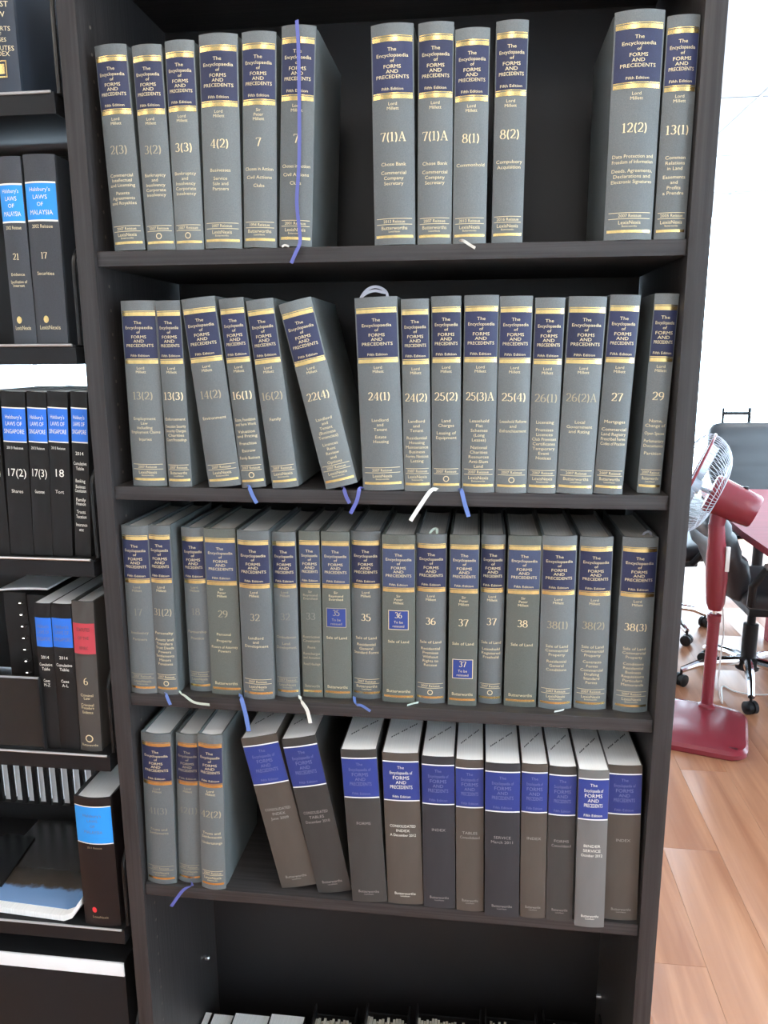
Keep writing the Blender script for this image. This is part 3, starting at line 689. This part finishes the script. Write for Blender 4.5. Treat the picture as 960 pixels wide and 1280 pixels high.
# ------------------------------------------------------------------ bottom compartment
zb = .050
def low_item(px0, px1, top_py, y, kind, label, group):
    a, c_ = ony(px0, top_py, y+.17), ony(px1, top_py, y+.17); xa = max(a.x, CT+.0015); xb = min(c_.x, CW-CT-.0015); w_ = xb-xa-.001; x = (xa+xb)/2; h = a.z-zb   # the pixel row is the far edge of the top
    if kind == 'white':
        e = empty('bound_report', (x, y, zb+.0003), label, 'report', group)
        cover_mesh(w_, h, .17, .001, hard=False).build('cover', M_carddark, e); page_mesh(w_, h, .17, .001, hard=False).build('page_block', M_page_w, e)
    else:
        e = empty('magazine_file', (x, y, zb+.0003), label, 'magazine file', group)
        hw = w_/2; mb = MB()
        for s_ in (-1, 1):                              # sloping sides of the file box
            poly = [(0, 0), (.19, 0), (.19, h+.012), (.13, h+.012), (0, h*.55)]
            x0, x1 = (-hw, -hw+.003) if s_ < 0 else (hw-.003, hw)
            mb.add([(x0, a_, b_) for a_, b_ in poly]+[(x1, a_, b_) for a_, b_ in poly], [(0,1,2,3,4), (9,8,7,6,5)]+[(i, (i+1) % 5, 5+(i+1) % 5, 5+i) for i in range(5)])
        mb.box(-hw+.003, hw-.003, 0, .003, 0, h*.55).box(-hw+.003, hw-.003, .187, .19, 0, h-.01).box(-hw+.003, hw-.003, .003, .187, 0, .003)
        mb.build('file_box', M_plastic, e, smooth=False)
        pc = MB(); n = max(3, int((w_-.008)/.005)); pw = (w_-.008)/n
        for i in range(n):
            pc.box(-hw+.004+i*pw, -hw+.004+i*pw+pw*.82, 6e-3, .172, .0032, h-random.uniform(0, .012))
        pc.build('papers', M_creamp, e, smooth=False)
    return e
g = 'white bound reports in the bottom compartment'
for p0, p1, t, lb in ((226, 266, 1262, 'white bound report against the side panel in the bottom compartment'), (267, 293, 1267, 'thinnest white bound report in the bottom compartment'),
                      (294, 338, 1266, 'white bound report beside the thinnest one, away from the side panel'), (339, 382, 1267, 'white bound report beside the black magazine files')):
    low_item(p0, p1, t, .040, 'white', lb, g)
g = 'black magazine files in the bottom compartment'
for p0, p1, t, lb in ((392, 446, 1272, 'black magazine file of cream papers beside the white reports'), (457, 512, 1270, 'second black magazine file from the white reports'),
                      (520, 602, 1272, 'wide black magazine file of striped papers, third from the white reports'), (606, 672, 1276, 'fourth black magazine file from the white reports'),
                      (678, 760, 1279, 'black magazine file closest to the window-side panel')):
    low_item(p0, p1, t, .045, 'file', lb, g)

# ------------------------------------------------------------------ open steel rack beside the bookcase
RZ = [1.826, 1.512, 1.212, 0.906, 0.604, 0.30]
RXL, RXR, RDP = -.95, -.012, .30
rack = empty('steel_rack', (0, 0, 0), 'black steel open rack with curved wire ends beside the bookcase', 'rack')
for z in RZ:
    sh = MB().box(RXL, RXR, .0, RDP, z-.004, z, .001).box(RXL, RXR, 0, .003, z-.026, z-.004).box(RXL, RXR, RDP-.003, RDP, z-.026, z-.004).box(RXR-.003, RXR, .003, RDP-.003, z-.026, z-.004).build('shelf', M_steel, rack)
    MB().tube([(RXL+.004, -.0008, z-.0004), (RXR-.004, -.0008, z-.0004)], .0019, 8).build('edge_rail', mat('polished_steel_edge', (.62, .62, .62), .3, metal=.8), sh)
    pts = [(RXR+.001, .012, z)]+[(RXR+.001, .012+.03*(1-math.cos(a)), z+.10+.03*math.sin(a)) for a in [math.pi/2*i/6 for i in range(7)]]
    pts += [(RXR+.001, RDP-.042+.03*math.sin(a), z+.10+.03*math.cos(a)) for a in [math.pi/2*i/6 for i in range(7)]]+[(RXR+.001, RDP-.012, z)]
    MB().tube(pts, .0032, 8).build('wire_end', M_steel, rack)
for x in (RXL+.015, RXR-.024):
    MB().box(x-.012, x+.012, RDP+.0005, RDP+.0255, 0, 2.0, .002).build('post', M_steel, rack)
for x in (RXL+.015,):
    MB().box(x-.012, x+.012, -.026, -.0018, 0, 2.0, .002).build('post', M_steel, rack)

for z0, z1 in ((RZ[1]+.002, 1.795), (RZ[0]+.002, 2.0), (RZ[2]+.002, 1.36), (RZ[3]+.002, RZ[2]-.03), (RZ[5]+.002, RZ[4]-.03)):
    MB().box(RXL+.03, RXR-.002, RDP-.0065, RDP-.0035, z0, z1).build('back_plate', M_steel, rack, smooth=False)

def plain_book(r, zs, name, label, group, cover, bands, texts, depth=.175, hard=True, pages=None, emblem=None, b=None):
    w_, h = r['w'], r['h']; b = min(.006, w_*.11) if b is None else b; sp = Spine(w_, h, b)
    e = book_root(r, zs, name, label, group)
    cover_mesh(w_, h, depth, b, hard=hard).build('cover', cover, e); page_mesh(w_, h, depth, b, hard=hard).build('page_block', pages or M_page_w, e)
    first = None
    for nm, t0, t1, mm, k in bands:
        mb = MB(); sp.strip(mb, t0, t1, k, .0003 if nm != 'rule' else .0005); o = mb.build(nm, mm, e); first = first or (o if nm == 'title_label' else None)
    for nm, mm, lines, sub in texts:
        mb = MB()
        for ln, t, cap, mw in lines: sp.text(mb, ln, t, cap*h, mw)
        mb.build(nm, mm, first if sub and first else e)
    if emblem: mb = MB(); sp.ring(mb, emblem[0], emblem[1]*h, x=emblem[3] if len(emblem) > 3 else 0, fill=True, squash=.8); mb.build('emblem', emblem[2], e)
    return e
G1 = 'law books in the steel rack'
r = place_row([dict(q=Q(-19, -125, 20, -125, -12, 113, 27, 113))], RZ[0], .018, 0, 0)[0]
r['lean'] = 0
nb = plain_book(r, RZ[0], 'law_volume', 'dark navy law book with gilt lettering and boxed gilt mark on the top rack shelf', None, M_navybook, [],
  [('lettering', M_gilt, [('DIGEST', .50, .030, .8), ('LAW', .555, .030, .8), ('REPORTS', .63, .024, .8), ('OF', .66, .020, .5), ('CASES', .69, .022, .6), ('STATUTES', .735, .026, .85), ('INDEX', .765, .026, .75)], 0)])
sp = Spine(r['w'], r['h'], min(.006, r['w']*.11)); mb = MB()
for t0, t1, x0, x1 in ((.80, .808, -.006, .007), (.887, .895, -.006, .007), (.80, .895, -.006, -.0045), (.80, .895, .0055, .007), (.82, .875, -.003, .004)): sp.strip(mb, t0, t1, 1, .0006, x0, x1, 2)
mb.build('gilt_mark', M_gold, nb)['kind'] = 'stuff'
hl = [('title_label', .147, .334, M_sky, .96), ('rule', .138, .147, M_cream, .96), ('rule', .334, .343, M_cream, .96)]
HL = [("Halsbury's", .178, .020, .7), ('LAWS', .217, .022, .5), ('OF', .254, .02, .4), ('MALAYSIA', .296, .024, .72)]
for r, num, t in zip(place_row([dict(q=Q(-8, 189, 25, 187, 19, 424, 46, 424)), dict(q=Q(25.5, 186.5, 68, 185, 46.5, 424, 84, 424))], RZ[1], .018, 0, 0), ('21', '17'),
                     ([('Evidence', .615, .016, .6), ('Specification of', .655, .016, .7), ('Interest', .675, .016, .5)], [('Securities', .615, .018, .55)])):
    e = plain_book(r, RZ[1], 'law_volume', 'charcoal law book with sky blue label, numbered '+num+(', with three short title lines' if num == '21' else ', beside the wire rack end'), G1, M_blackcloth, hl,
      [('title_lettering', M_cream, HL, 1), ('lettering', M_gilt, [('2002 Reissue', .368, .018, .66)]+t+[('LexisNexis', .905, .022, .68)], 0)], emblem=(.862, .020, M_gold, -.004))
    sp = Spine(r['w'], r['h'], min(.006, r['w']*.11)); mb = MB(); sp.text(mb, num, .52, r['h']*.036, .5, serif); mb.build('volume_number', M_gilt, e)
hs = [('title_label', .10, .295, M_cobalt, .98), ('rule', .093, .10, M_cream, .98), ('rule', .295, .302, M_cream, .98)]
HS = [("Halsbury's", .150, .022, .7), ('LAWS OF', .19, .024, .7), ('SINGAPORE', .236, .026, .85)]
S3 = [dict(q=Q(-36, 491, -2, 491, -12, 694, 12, 694)), dict(q=Q(-1, 491, 31.5, 491.5, 13, 694.5, 42.5, 695)), dict(q=Q(32, 491.5, 58, 491, 43, 695, 65.6, 695.5)), dict(q=Q(58.6, 491, 84, 492, 66.5, 696, 91, 697)), dict(q=Q(88, 492, 108.7, 492, 94.5, 697, 114, 698))]
for r, num, ln in zip(place_row(S3, RZ[2], .014, 0, 0), ('17(1)', '17(2)', '17(3)', '18', ''), ('Family', 'Shares', 'Guarantee', 'Tort', '')):
    tx = [('title_lettering', M_cream, HS, 1)]
    if num:
        tx.append(('lettering', M_cream, [('2013 Reissue', .335, .016, .7), (num, .485, .046, .86), (ln, .60, .020, .5)], 0)); lb = 'black law book with cobalt blue label numbered '+num+{'17(1)': ', partly cut off', '17(2)': ', broadest of its rack shelf', '17(3)': ', narrow and touching 18', '18': ', before a small dark gap'}[num]
    else:
        tx.append(('lettering', M_cream, [('2014', .365, .020, .5), ('Cumulative', .425, .02, .8), ('Table', .455, .02, .5), ('Banking', .53, .02, .6), ('Business', .565, .02, .6), ('Constitution', .59, .02, .7), ('Family', .645, .02, .6), ('Finance', .67, .02, .6), ('Trusts', .72, .02, .55), ('Taxation', .75, .02, .65), ('Insurance', .80, .02, .7), ('etc', .83, .02, .3)], 0))
        lb = 'narrow black law book dated 2014 with cobalt blue label, at the rack end'
    plain_book(r, RZ[2], 'law_volume', lb, G1, M_blackbook, hs, tx, hard=False, b=.002, depth=.19)
S4 = place_row([dict(q=Q(41.6, 754.6, 63, 755.6, 57, 935, 75.5, 937)), dict(q=Q(63.5, 757.8, 88.4, 759.6, 76.6, 939, 101, 941)), dict(q=Q(89, 759.6, 118, 760, 102.8, 945, 127.4, 946))], RZ[3], .012, 0, 0)
for r, tp, lb in zip(S4[:2], (('Cases', 'M-Z'), ('Cases', 'A-L')), ('thin black 2014 law book with blue label in the rack beside the black binders', 'thin black 2014 law book with blue label in the rack beside the red-labelled book')):
    plain_book(r, RZ[3], 'law_volume', lb, G1, M_blackbook, [('title_label', .095, .29, M_cobalt, .98)],
      [('title_lettering', M_softtext_b, HS, 1), ('lettering', M_cream, [('2014', .36, .02, .5), ('Cumulative', .41, .02, .8), ('Table', .44, .02, .5), (tp[0], .52, .02, .4), (tp[1], .55, .02, .4)], 0)], hard=False, b=.002, depth=.19)
r = S4[2]
e = plain_book(r, RZ[3], 'law_volume', 'dark brown law book with red label and number 6 in the rack', G1, M_brownbook, [('title_label', .14, .34, M_red, .98)],
  [('title_lettering', M_brownbook, [('STATUTES', .18, .022, .6), ('OF THE', .235, .02, .5), ('REPUBLIC', .30, .02, .4)], 1), ('lettering', M_gilt, [('Criminal', .615, .018, .6), ('Law', .635, .018, .4), ('Criminal', .68, .018, .6), ('Procedure', .70, .018, .6), ('Evidence', .73, .018, .5), ('Butterworths', .955, .016, .75)], 0)])
sp = Spine(r['w'], r['h'], min(.006, r['w']*.11)); mb = MB(); sp.text(mb, '6', .52, r['h']*.05, .5, serif); mb.build('volume_number', M_gilt, e)
mb = MB(); sp.ring(mb, .91, r['h']*.026); mb.build('emblem', M_gilt, e)
# spiral-bound black binders, leaflet on them, and a small tray-front display holder
bx = [ony(-14, 745, .03), ony(16, 748, .03), ony(41, 752, .03)]
for i in range(2):
    x0, x1 = bx[i].x+.002, bx[i+1].x+.004; zt = bx[i].z
    x0 += .006; x1 += .006
    e = empty('spiral_binder', ((x0+x1)/2, .05, RZ[3]), ['black spiral-bound binder behind the clear display holder, away from the books', 'black spiral-bound binder standing against the thin blue-labelled books'][i], 'binder', 'black binders in the rack')
    hw = (x1-x0)/2-.0015; h = zt-RZ[3]
    MB().box(-hw, hw, 0, .21, .001, h, .002).build('cover', M_blackbook, e)
    mb = MB()
    for k in range(12):
        z = h*.06+h*.88*k/11; mb.tube([(hw*.7+.004*math.cos(a), -.003+.005*math.sin(a), z) for a in [2*math.pi*j/10 for j in range(10)]], .0013, 6, closed=True)
    mb.build('spiral', M_chrome, e)
a = ony(0, 735, .06); lz = bx[0].z+.0005
e = MB().loft([[(-.20+.02*k, y_, lz+.004*math.sin(k*.5)+dz) for y_, dz in ((.055, 0), (.19, 0), (.19, .003), (.055, .003))] for k in range(5)]).build('leaflet', M_paper)
tag(e, 'white folded leaflet lying on top of the black binders', 'leaflet')
a, c_ = ony(-40, 842, .008), ony(49, 842, .008); z0 = RZ[3]+.0005; e = empty('display_holder', ((a.x+c_.x)/2, .004, z0), 'black display holder with clear pocket at the rack shelf edge', 'display holder')
hw = (c_.x-a.x)/2; hh = a.z-z0
MB().box(-hw, hw, .004, .0065, .0, hh).box(-hw, hw, .0065, .036, 0, .0025).build('back_plate', M_carddark, e, smooth=False)
fr = MB()
for q in ((-hw, -hw+.003, 0, hh), (hw-.003, hw, 0, hh), (-hw+.003, hw-.003, 0, .003), (-hw+.003, hw-.003, hh-.004, hh)): fr.box(q[0], q[1], .0, .0039, q[2], q[3])
fr.build('pocket_frame', M_plastic, e, smooth=False); MB().box(-hw+.0031, hw-.0031, .001, .002, .0031, hh-.0041).build('clear_front', M_acrylic, e, smooth=False)
MB().tube([(-hw, 0, hh), (hw, 0, hh)], .0018, 8).build('lip', M_armpad, e)
# fifth rack shelf: law book, magazine, black panel, file sorter
r = place_row([dict(q=Q(87, 982, 138.5, 986, 108.5, 1143, 148, 1146))], RZ[4], .008, 0, 0)[0]
plain_book(r, RZ[4], 'law_volume', 'thick black-brown law book with blue label and small red emblem', G1, M_brownbook if False else mat('black_brown_book_cover', (.014, .010, .010), .3, spec=.3),
  [('title_label', .065, .34, M_sky, .98), ('rule', .058, .065, M_cream, .98), ('rule', .34, .347, M_cream, .98)],
  [('title_lettering', M_softtext_b, [("Halsbury's", .13, .022, .5), ('LAWS', .17, .02, .4), ('OF', .21, .02, .3), ('MALAYSIA', .255, .022, .5)], 1), ('lettering', M_worn, [('2011 Reissue', .375, .014, .6), ('LexisNexis', .92, .018, .5)], 0)], emblem=(.865, .022, M_reddot, -.009), b=.006)
p = ony(-60, 1149, .01); q_ = r['x']-r['w']/2-.004
e = empty('magazine', (0, 0, 0), 'glossy magazine with dark building photo and blue cover lying on the rack', 'magazine')
def mag_cover():
    m = bpy.data.materials.new('magazine_cover_print'); m.use_nodes = True; nt = m.node_tree; N, L = nt.nodes, nt.links; b = N['Principled BSDF']; b.inputs['Roughness'].default_value = .25
    tc = N.new('ShaderNodeTexCoord'); sx = N.new('ShaderNodeSeparateXYZ'); L.new(tc.outputs['Object'], sx.inputs[0])
    wv = N.new('ShaderNodeTexNoise'); wv.inputs['Scale'].default_value = 60; L.new(tc.outputs['Object'], wv.inputs['Vector'])
    ad = N.new('ShaderNodeMath'); ad.operation = 'MULTIPLY_ADD'; ad.inputs[1].default_value = .02; L.new(wv.outputs['Fac'], ad.inputs[0]); L.new(sx.outputs['Y'], ad.inputs[2])
    cr = N.new('ShaderNodeValToRGB'); cr.color_ramp.interpolation = 'LINEAR'; L.new(ad.outputs[0], cr.inputs[0])
    el = cr.color_ramp.elements; el[0].position = .070; el[0].color = (.16, .30, .55, 1); el[1].position = .076; el[1].color = (.070, .052, .036, 1)
    n = el.new(.12); n.color = (.030, .026, .022, 1); n = el.new(.2); n.color = (.022, .022, .022, 1)
    L.new(cr.outputs[0], b.inputs['Base Color']); return m
zz = RZ[4]+.0016
nx = 14; rings_p, rings_c = [], []
for k in range(nx+1):
    u = k/nx; x = -.30+(q_-.001+.30)*u; lift = .030*max(0, (u-.86)/.14)**2; y0 = .004+.012*(1-u)
    rings_p.append([(x, y0, zz+lift), (x, .245, zz+lift*.4), (x, .245, zz+.010+lift*.4), (x, y0, zz+.010+lift)])
    rings_c.append([(x, y0+.014, zz+.0103+lift), (x, .246, zz+.0103+lift*.4), (x, .246, zz+.0112+lift*.4), (x, y0+.014, zz+.0112+lift)])
MB().loft(rings_p).build('pages', M_page_w, e); MB().loft(rings_c).build('front_cover', mag_cover(), e)
a = ony(-60, 1110, .06); c_ = ony(28, 1046, .19)
e = MB().prism([(-.42, .07), tuple(onz(2, 1107, zz+.0146).xy), tuple(onz(44, 1046, zz+.0146).xy), (-.33, onz(44, 1046, zz+.0146).y+.004)], zz+.0116, zz+.0146).build('glossy_panel', M_glossblack, None, smooth=False)
tag(e, 'flat glossy black panel lying on the magazine in the rack', 'panel')
st = ony(50, 1006, .262).z-RZ[4]
e = empty('file_sorter', (-.20, .262, RZ[4]+.0003), 'black wire file sorter holding white folders at the back of the rack', 'file sorter')
MB().box(-.32, .165, 0, .030, 0, st, .001).build('trough', M_plastic, e)
for k in range(20):
    x = -.315+.0246*k
    MB().box(x, x+.008, .001, .008, st+.0002, .235).build('divider', M_plastic, e, smooth=False)
    if k < 19: MB().box(x+.0082, x+.0244, .010, .028, st+.0003, .225, .001).build('folder', M_paper, e)
# lidded box on the lowest visible rack level
a = ony(0, 1191, .03); e = empty('storage_box', (-.24, .012, RZ[5]+.0003), 'black storage box with white front strip under the lowest rack books', 'box')
hh = ony(60, 1196, .012).z-RZ[5]; h0 = ony(60, 1212, .012).z-RZ[5]
MB().box(-.20, .215, .003, .25, 0, hh, .001).build('body', M_plastic, e); MB().box(-.20, .215, 0, .0029, h0, hh, .0005).build('front_strip', M_paper, e)

# ------------------------------------------------------------------ pedestal fan
FB = onz(882, 897, 0)
fan = empty('pedestal_fan', (FB.x, FB.y, 0), 'maroon pedestal fan with wire cage standing beside the bookcase', 'fan')
def rrect(x0, x1, y0, y1, r, n=6):
    o = []
    for cx, cy, a0 in ((x1-r, y1-r, 0), (x0+r, y1-r, 90), (x0+r, y0+r, 180), (x1-r, y0+r, 270)):
        o += [(cx+r*math.cos(math.radians(a0+90*i/n)), cy+r*math.sin(math.radians(a0+90*i/n))) for i in range(n+1)]
    return o
ra = math.atan2(-.295, .955); ca, sa = math.cos(ra), math.sin(ra)
def turned(P, z): return [(x*ca-y*sa, x*sa+y*ca, z) for x, y in P]
rings = []
for ins, z in ((.004, .0004), (0, .006), (0, .022), (.010, .034), (.05, .046), (.10, .052)): rings.append(turned(rrect(-.25+ins, .158-ins, -.345+ins, .068-ins*.5, .075), z))
MB().loft(rings).build('base', M_fanred, fan, angle=25)
rings = []
for ins, z in ((0, .033), (0, .0385), (.003, .0395)): rings.append(turned(rrect(-.22+ins, .120-ins, -.312+ins, -.304-ins*.2, .002, 2), z))
MB().loft(rings).build('base_seam', mat('dark_maroon', (.09, .012, .018), .3), fan)
zp = .452
MB().lathe([(.036, .050), (.034, .060), (.024, .068), (.0235, zp-.03), (.027, zp-.028), (.027, zp), (.020, zp+.004)], 24).build('pole', M_fanred, fan)
MB().lathe([(.011, zp), (.011, zp+.05)], 16).build('inner_pole', M_chrome, fan)
neck = []
for z, rx, ry, dx in ((zp+.022, .026, .026, 0), (zp+.05, .036, .034, -.001), (zp+.16, .043, .040, -.004), (zp+.24, .041, .038, -.010), (zp+.31, .033, .033, -.016), (zp+.375, .031, .032, -.022)):
    neck.append([(dx+rx*math.cos(2*math.pi*i/20), ry*math.sin(2*math.pi*i/20), z) for i in range(20)])
nk = MB().loft(neck).build('neck', M_fanred, fan)
MB().box(.014, .030, -.036, -.022, zp+.19, zp+.29, .003).build('control_strip', M_cord, nk)
AX = Vector((-.955*.927, .295*.927, .375)).normalized()    # where the fan blows: sideways and a little up
mo = ony(907, 624, FB.y)-Vector((FB.x, FB.y, 0))
rot = AX.to_track_quat('Z', 'X').to_matrix().to_4x4()
HM = Matrix.Translation(mo) @ rot
MB().lathe([(.010, -.122), (.060, -.120), (.066, -.112), (.070, -.06), (.074, .0), (.078, .055), (.070, .064), (.02, .068)], 28, HM).build('motor_housing', M_fanred, fan)
MB().lathe([(.006, 0), (.006, .014), (.010, .016), (.010, .026), (.004, .028)], 12, Matrix.Translation(mo-AX*.075+Vector((0, 0, .056)))).build('oscillation_knob', M_plastic, fan)
MB().tube([mo-AX*-.02+Vector((0, 0, -.055)), Vector((-.022, 0, zp+.37))], [.034, .030], 16).build('tilt_joint', M_fanred, fan)
RC, RIMZ = .212, .145                                     # cage radius, distance of the rim ahead of the motor centre
def cage(z0, z1, RI, n, name):
    mb = MB()
    for i in range(n):
        a = 2*math.pi*i/n; pts = []
        for k in range(9):
            t = k/8; rr = RI+(RC-RI)*math.sin(t*math.pi/2); zz_ = z0+(z1-z0)*(1-math.cos(t*math.pi/2))
            pts.append(HM @ Vector((rr*math.cos(a+.25*t), rr*math.sin(a+.25*t), zz_)))
        mb.tube(pts, .0011, 4, cap=False)
    for rr in (.10, .155):
        t = math.asin((rr-RI)/(RC-RI))/(math.pi/2); zz_ = z0+(z1-z0)*(1-math.cos(t*math.pi/2))
        mb.tube([HM @ Vector((rr*math.cos(2*math.pi*i/40), rr*math.sin(2*math.pi*i/40), zz_)) for i in range(40)], .0016, 5, closed=True)
    return mb.build(name, M_wire, fan)
cage(.030, RIMZ, .080, 72, 'rear_cage'); cage(.220, RIMZ+.003, .045, 72, 'front_cage')
MB().tube([HM @ Vector((RC*math.cos(2*math.pi*i/48), RC*math.sin(2*math.pi*i/48), RIMZ)) for i in range(48)], .0055, 8, closed=True).build('rim', M_fanred, fan)
MB().lathe([(.02, .216), (.046, .219), (.044, .226), (.01, .230)], 20, HM).build('cage_badge', M_fanred, fan)
hub = MB().lathe([(.008, .066), (.008, .10), (.030, .102), (.032, .150), (.02, .156)], 20, HM).build('blade_hub', M_blade, fan)
for k in range(3):
    a0 = 2*math.pi*k/3; rings = []
    for i in range(7):
        t = i/6; rr = .028+(.185-.028)*t; wd = .35+.55*math.sin(math.pi*min(1, t*.75+.12)); pts = []
        for s_, dz in ((-1, -.018), (1, .018), (1, .0205), (-1, -.0155)):
            an = a0+s_*wd*.62; pts.append(HM @ Vector((rr*math.cos(an), rr*math.sin(an), .128+dz)))
        rings.append(pts)
    MB().loft(rings).build('blade', M_blade, fan)
cp = [Vector((.03, .0, zp+.03)), Vector((.045, .01, zp-.08)), Vector((.045, .02, .30)), Vector((.055, .05, .12)), Vector((.10, .12, .012))]
cp += [onz(x, y, .004)-Vector((FB.x, FB.y, 0)) for x, y in ((903, 858), (918, 864), (940, 868), (962, 868), (990, 864))]
sm = []
for i in range(len(cp)-1):
    p0, p1, p2, p3 = cp[max(i-1,0)], cp[i], cp[i+1], cp[min(i+2,len(cp)-1)]
    for k in range(6):
        t = k/6; v_ = .5*((2*p1)+(p2-p0)*t+(2*p0-5*p1+4*p2-p3)*t*t+(3*p1-p0-3*p2+p3)*t**3); v_.z = max(v_.z, .0035); sm.append(v_)
sm.append(cp[-1]); MB().tube(sm, .0032, 6).build('power_cord', M_cord, fan)

# ------------------------------------------------------------------ conference table
tb = empty('conference_table', (0, 0, 0), 'long red mahogany conference table with glossy top', 'table')
outline = [(1.67, 1.35), (1.645, 2.0), (1.645, 2.35), (1.68, 2.9), (1.76, 3.42), (2.75, 3.42), (2.85, 2.9), (2.89, 2.35), (2.885, 2.0), (2.85, 1.35)]
MB().prism(outline, .72, .75).build('table_top', M_table, tb)
ins = [(2.245+(x-2.245)*.35, 2.385+(y-2.385)*.8) for x, y in outline]
MB().prism(ins, .66, .7195).build('apron', M_table, tb)
for y in (1.75, 3.05): MB().box(2.05, 2.45, y-.05, y+.05, 0, .6595, .004).build('leg', M_table, tb)

# ------------------------------------------------------------------ office chairs
def office_chair(loc, rz, label, hanger=False, back_top=1.13, spin=0.0, fore=0.0, recline=1.0, thick=.050):
    e = empty('office_chair', (loc[0], loc[1], 0), label, 'chair', 'office chairs around the table'); e.rotation_euler = (0, 0, rz)
    # local: the sitter looks along +x
    def cushion(pts, hwid, th, name, m=M_leather):
        rings = []; pts = [(p_[0]+fore, *p_[1:]) for p_ in pts]
        for i in range(len(pts)):
            x, z, s_, t_ = pts[i]
            a = pts[max(i-1,0)]; b_ = pts[min(i+1,len(pts)-1)]; d = Vector((b_[0]-a[0], 0, b_[1]-a[1])).normalized(); n_ = Vector((-d.z, 0, d.x)); ring = []
            for k in range(20):
                an = 2*math.pi*k/20; cx, sx_ = math.cos(an), math.sin(an)
                ring.append(Vector((x, 0, z))+Vector((0, hwid*s_*math.copysign(abs(cx)**.35, cx), 0))+n_*(th*t_*math.copysign(abs(sx_)**.6, sx_)))
            rings.append(ring)
        return MB().loft(rings).build(name, m, e, angle=60)
    cushion([(-.20, .475, .80, .5), (-.17, .475, .95, .9), (0, .47, 1, 1), (.17, .475, 1, 1), (.25, .465, .96, .9), (.285, .445, .85, .5)], .255, .050, 'seat')
    H = back_top
    z = lambda t: .46+(H-.46)*t
    prof = [(-.185, z(0), .62, .5), (-.20, z(.06), .72, .9), (-.215, z(.25), .86, 1), (-.235, z(.42), .97, 1.05), (-.25, z(.47), .99, .80), (-.262, z(.53), 1, 1.05), (-.285, z(.72), 1, 1), (-.292, z(.76), 1, .78), (-.302, z(.81), .99, 1.05), (-.325, z(.93), .95, .95), (-.335, z(.98), .86, .7), (-.338, z(1.0), .70, .35)]
    prof = [(-.185+(p_[0]+.185)*recline, *p_[1:]) for p_ in prof]
    cushion(prof, .25, thick, 'backrest')
    MB().box(-.16+fore, .16+fore, -.16, .16, .385, .4185, .01).build('seat_pan', M_plastic, e)
    for s_ in (-1, 1):
        FX = lambda P: [(p_[0]+fore, *p_[1:]) for p_ in P]
        arm = MB().tube(FX([(-.19, s_*.262, .47), (-.20, s_*.29, .56), (-.16, s_*.295, .625), (0, s_*.295, .645), (.12, s_*.295, .635), (.17, s_*.295, .59), (.13, s_*.285, .50), (.08, s_*.262, .43)]), .017, 10).build('armrest', M_plastic, e)
        MB().tube(FX([(-.16, s_*.295, .642), (0, s_*.295, .663), (.12, s_*.295, .654), (.165, s_*.295, .625)]), [.016, .024, .024, .014], 10).build('arm_pad', M_armpad, arm)
    MB().lathe([(.05, .09), (.05, .14), (.032, .145), (.032, .30), (.018, .302), (.018, .386)], 18).build('gas_column', M_plastic, e)
    for k in range(5):
        an = spin+2*math.pi*k/5; c_, s_ = math.cos(an), math.sin(an)
        lg = MB().tube([(.03*c_, .03*s_, .125), (.12*c_, .12*s_, .122), (.22*c_, .22*s_, .105), (.29*c_, .29*s_, .075)], [.024, .021, .018, .014], 10).build('leg', M_chrome, e)
        px, py = .29*c_, .29*s_; cs = MB()
        T = Matrix.Translation((px, py, .028)) @ Matrix.Rotation(an+.6, 4, 'Z') @ Matrix.Rotation(math.pi/2, 4, 'X')
        cs.lathe([(.018, -.026), (.028, -.022), (.028, -.006), (.022, -.004), (.022, .004), (.028, .006), (.028, .022), (.018, .026)], 16, T); cs.tube([(px, py, .03), (px, py, .08)], .006, 8)
        cs.build('caster', M_plastic, lg)
    if hanger:
        yo = -.055
        hb = MB().tube([(-.36, yo-.085, H-.10), (-.365, yo-.085, H+.095)], .008, 8).tube([(-.36, yo+.085, H-.10), (-.365, yo+.085, H+.095)], .010, 8).tube([(-.363, yo-.085, H+.060), (-.363, yo+.085, H+.060)], .010, 8)
        hb.build('coat_hanger', M_plastic, e)
    return e
office_chair((1.755, 2.46), 0.0, 'black leather office chair tucked under the table, directly behind the maroon fan', back_top=.84, fore=.09, recline=1.15, thick=.056, spin=math.atan2(2.18-2.46, 1.685-1.755))
office_chair((2.28, 3.95), -math.pi/2+.1, 'black high-back office chair at the far table end, facing the bookcase', hanger=True, back_top=1.04)
office_chair((1.50, 3.22), .15, 'black office chair farther along the table, mostly hidden behind the bookcase side panel', spin=-1.3)
